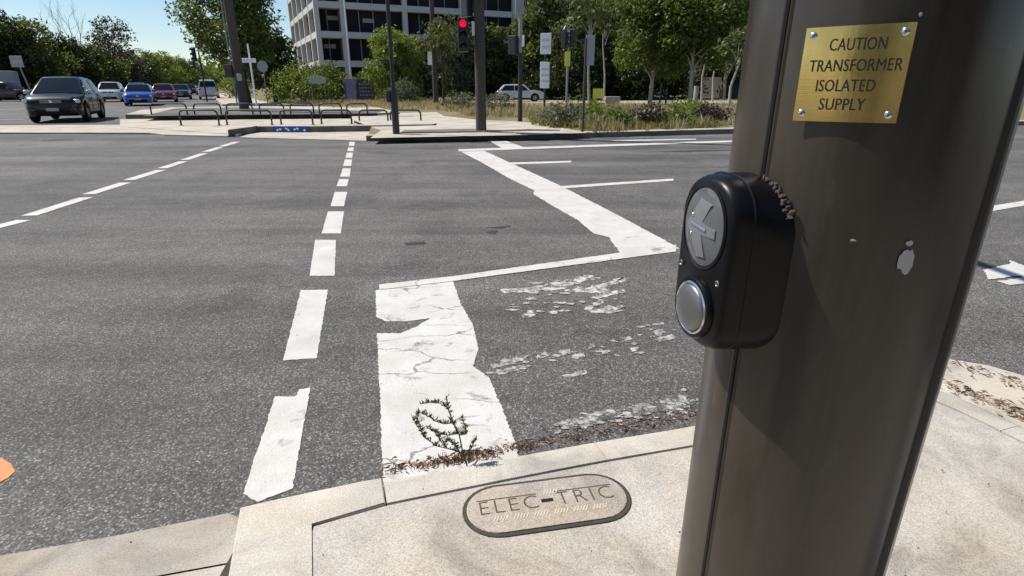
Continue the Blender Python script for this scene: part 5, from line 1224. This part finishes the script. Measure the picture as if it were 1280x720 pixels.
# ------------------------------------------------------------------ long dry grass on the verge
def grass(name, n, region, h0, h1, seed, m, label):
    rng = np.random.default_rng(seed); P = []
    poly = [Vector(p[:2]) for p in region]; x0 = min(p.x for p in poly); x1 = max(p.x for p in poly); y0 = min(p.y for p in poly); y1 = max(p.y for p in poly)
    px_ = np.array([[p.x, p.y] for p in poly])
    def inside(X):
        ins = np.zeros(len(X), bool); j = len(px_) - 1
        for i in range(len(px_)):
            xi, yi = px_[i]; xj, yj = px_[j]
            c_ = ((yi > X[:, 1]) != (yj > X[:, 1])) & (X[:, 0] < (xj - xi) * (X[:, 1] - yi) / (yj - yi + 1e-12) + xi); ins ^= c_; j = i
        return ins
    cl = np.stack([rng.uniform(x0, x1, 1800), rng.uniform(y0, y1, 1800)], 1); cl = cl[inside(cl)]
    hs = rng.uniform(0.0, 1.0, len(cl)) ** 1.5; ids = rng.integers(0, len(cl), n)
    B = cl[ids] + rng.normal(0, 0.16, (n, 2)); keep = inside(B); B = B[keep]; hh = (h0 + (h1 - h0) * hs[ids][keep]) * rng.uniform(0.5, 1.1, len(B)); n = len(B)
    a = rng.uniform(0, 6.28, n); w = rng.uniform(0.010, 0.022, n); ln_ = rng.normal(0, 0.28, (n, 2)) * hh[:, None]
    z = np.full(n, 0.14); s2 = np.stack([np.cos(a) * w, np.sin(a) * w, np.zeros(n)], 1)
    b0 = np.stack([B[:, 0], B[:, 1], z], 1); m1 = b0 + np.stack([ln_[:, 0] * .35, ln_[:, 1] * .35, hh * .6], 1); t1 = b0 + np.stack([ln_[:, 0], ln_[:, 1], hh], 1)
    V = np.stack([b0 - s2, b0 + s2, m1 + s2 * .8, t1, m1 - s2 * .8], 1).reshape(-1, 3); i = np.arange(n) * 5
    F = np.concatenate([np.stack([i, i + 1, i + 2, i + 4], 1), np.stack([i + 4, i + 2, i + 3, i + 3], 1)])
    me_F = [tuple(f) for f in F[:n]] + [tuple(f[:3]) for f in F[n:]]
    me = bpy.data.meshes.new(name); me.from_pydata(V.tolist(), [], me_F); me.update()
    o = link(name, me, m); tag(o, label, 'grass', kind='stuff'); return o
GZ = 0.15
reg = [at(742, 165.5, GZ), at(915, 160.5, GZ), at(1150, 152, GZ), at(1150, 132, GZ), at(915, 132, GZ), at(700, 135, GZ), at(560, 133, GZ), at(545, 137, GZ), at(560, 143, GZ), at(655, 149.5, GZ), at(692, 155, GZ)]
grass('tall_grass', 26000, reg, 0.08, 0.46, 3, GRASS_DRY, 'long dry straw-coloured grass on the verge behind the far kerb')
GRASS_GREEN = leaf_mat('grass_olive', (0.11, 0.12, 0.045), (0.19, 0.19, 0.075), (0.30, 0.27, 0.13), 0.4, 0.5)
reg2 = [at(665, 157, GZ), at(742, 165, GZ), at(900, 160, GZ), at(900, 140, GZ), at(700, 140, GZ), at(660, 148, GZ)]
grass('olive_grass', 12000, reg2, 0.10, 0.42, 6, GRASS_GREEN, 'olive green grass clumps among the dry grass at the paving edge')
reg3 = [at(420, 138, GZ), at(545, 137, GZ), at(560, 128, GZ), at(520, 122, GZ), at(420, 123, GZ), at(350, 128, GZ)]
grass('short_grass', 9000, reg3, 0.12, 0.4, 8, GRASS_DRY, 'short dry grass in front of the shrubs and notice board')
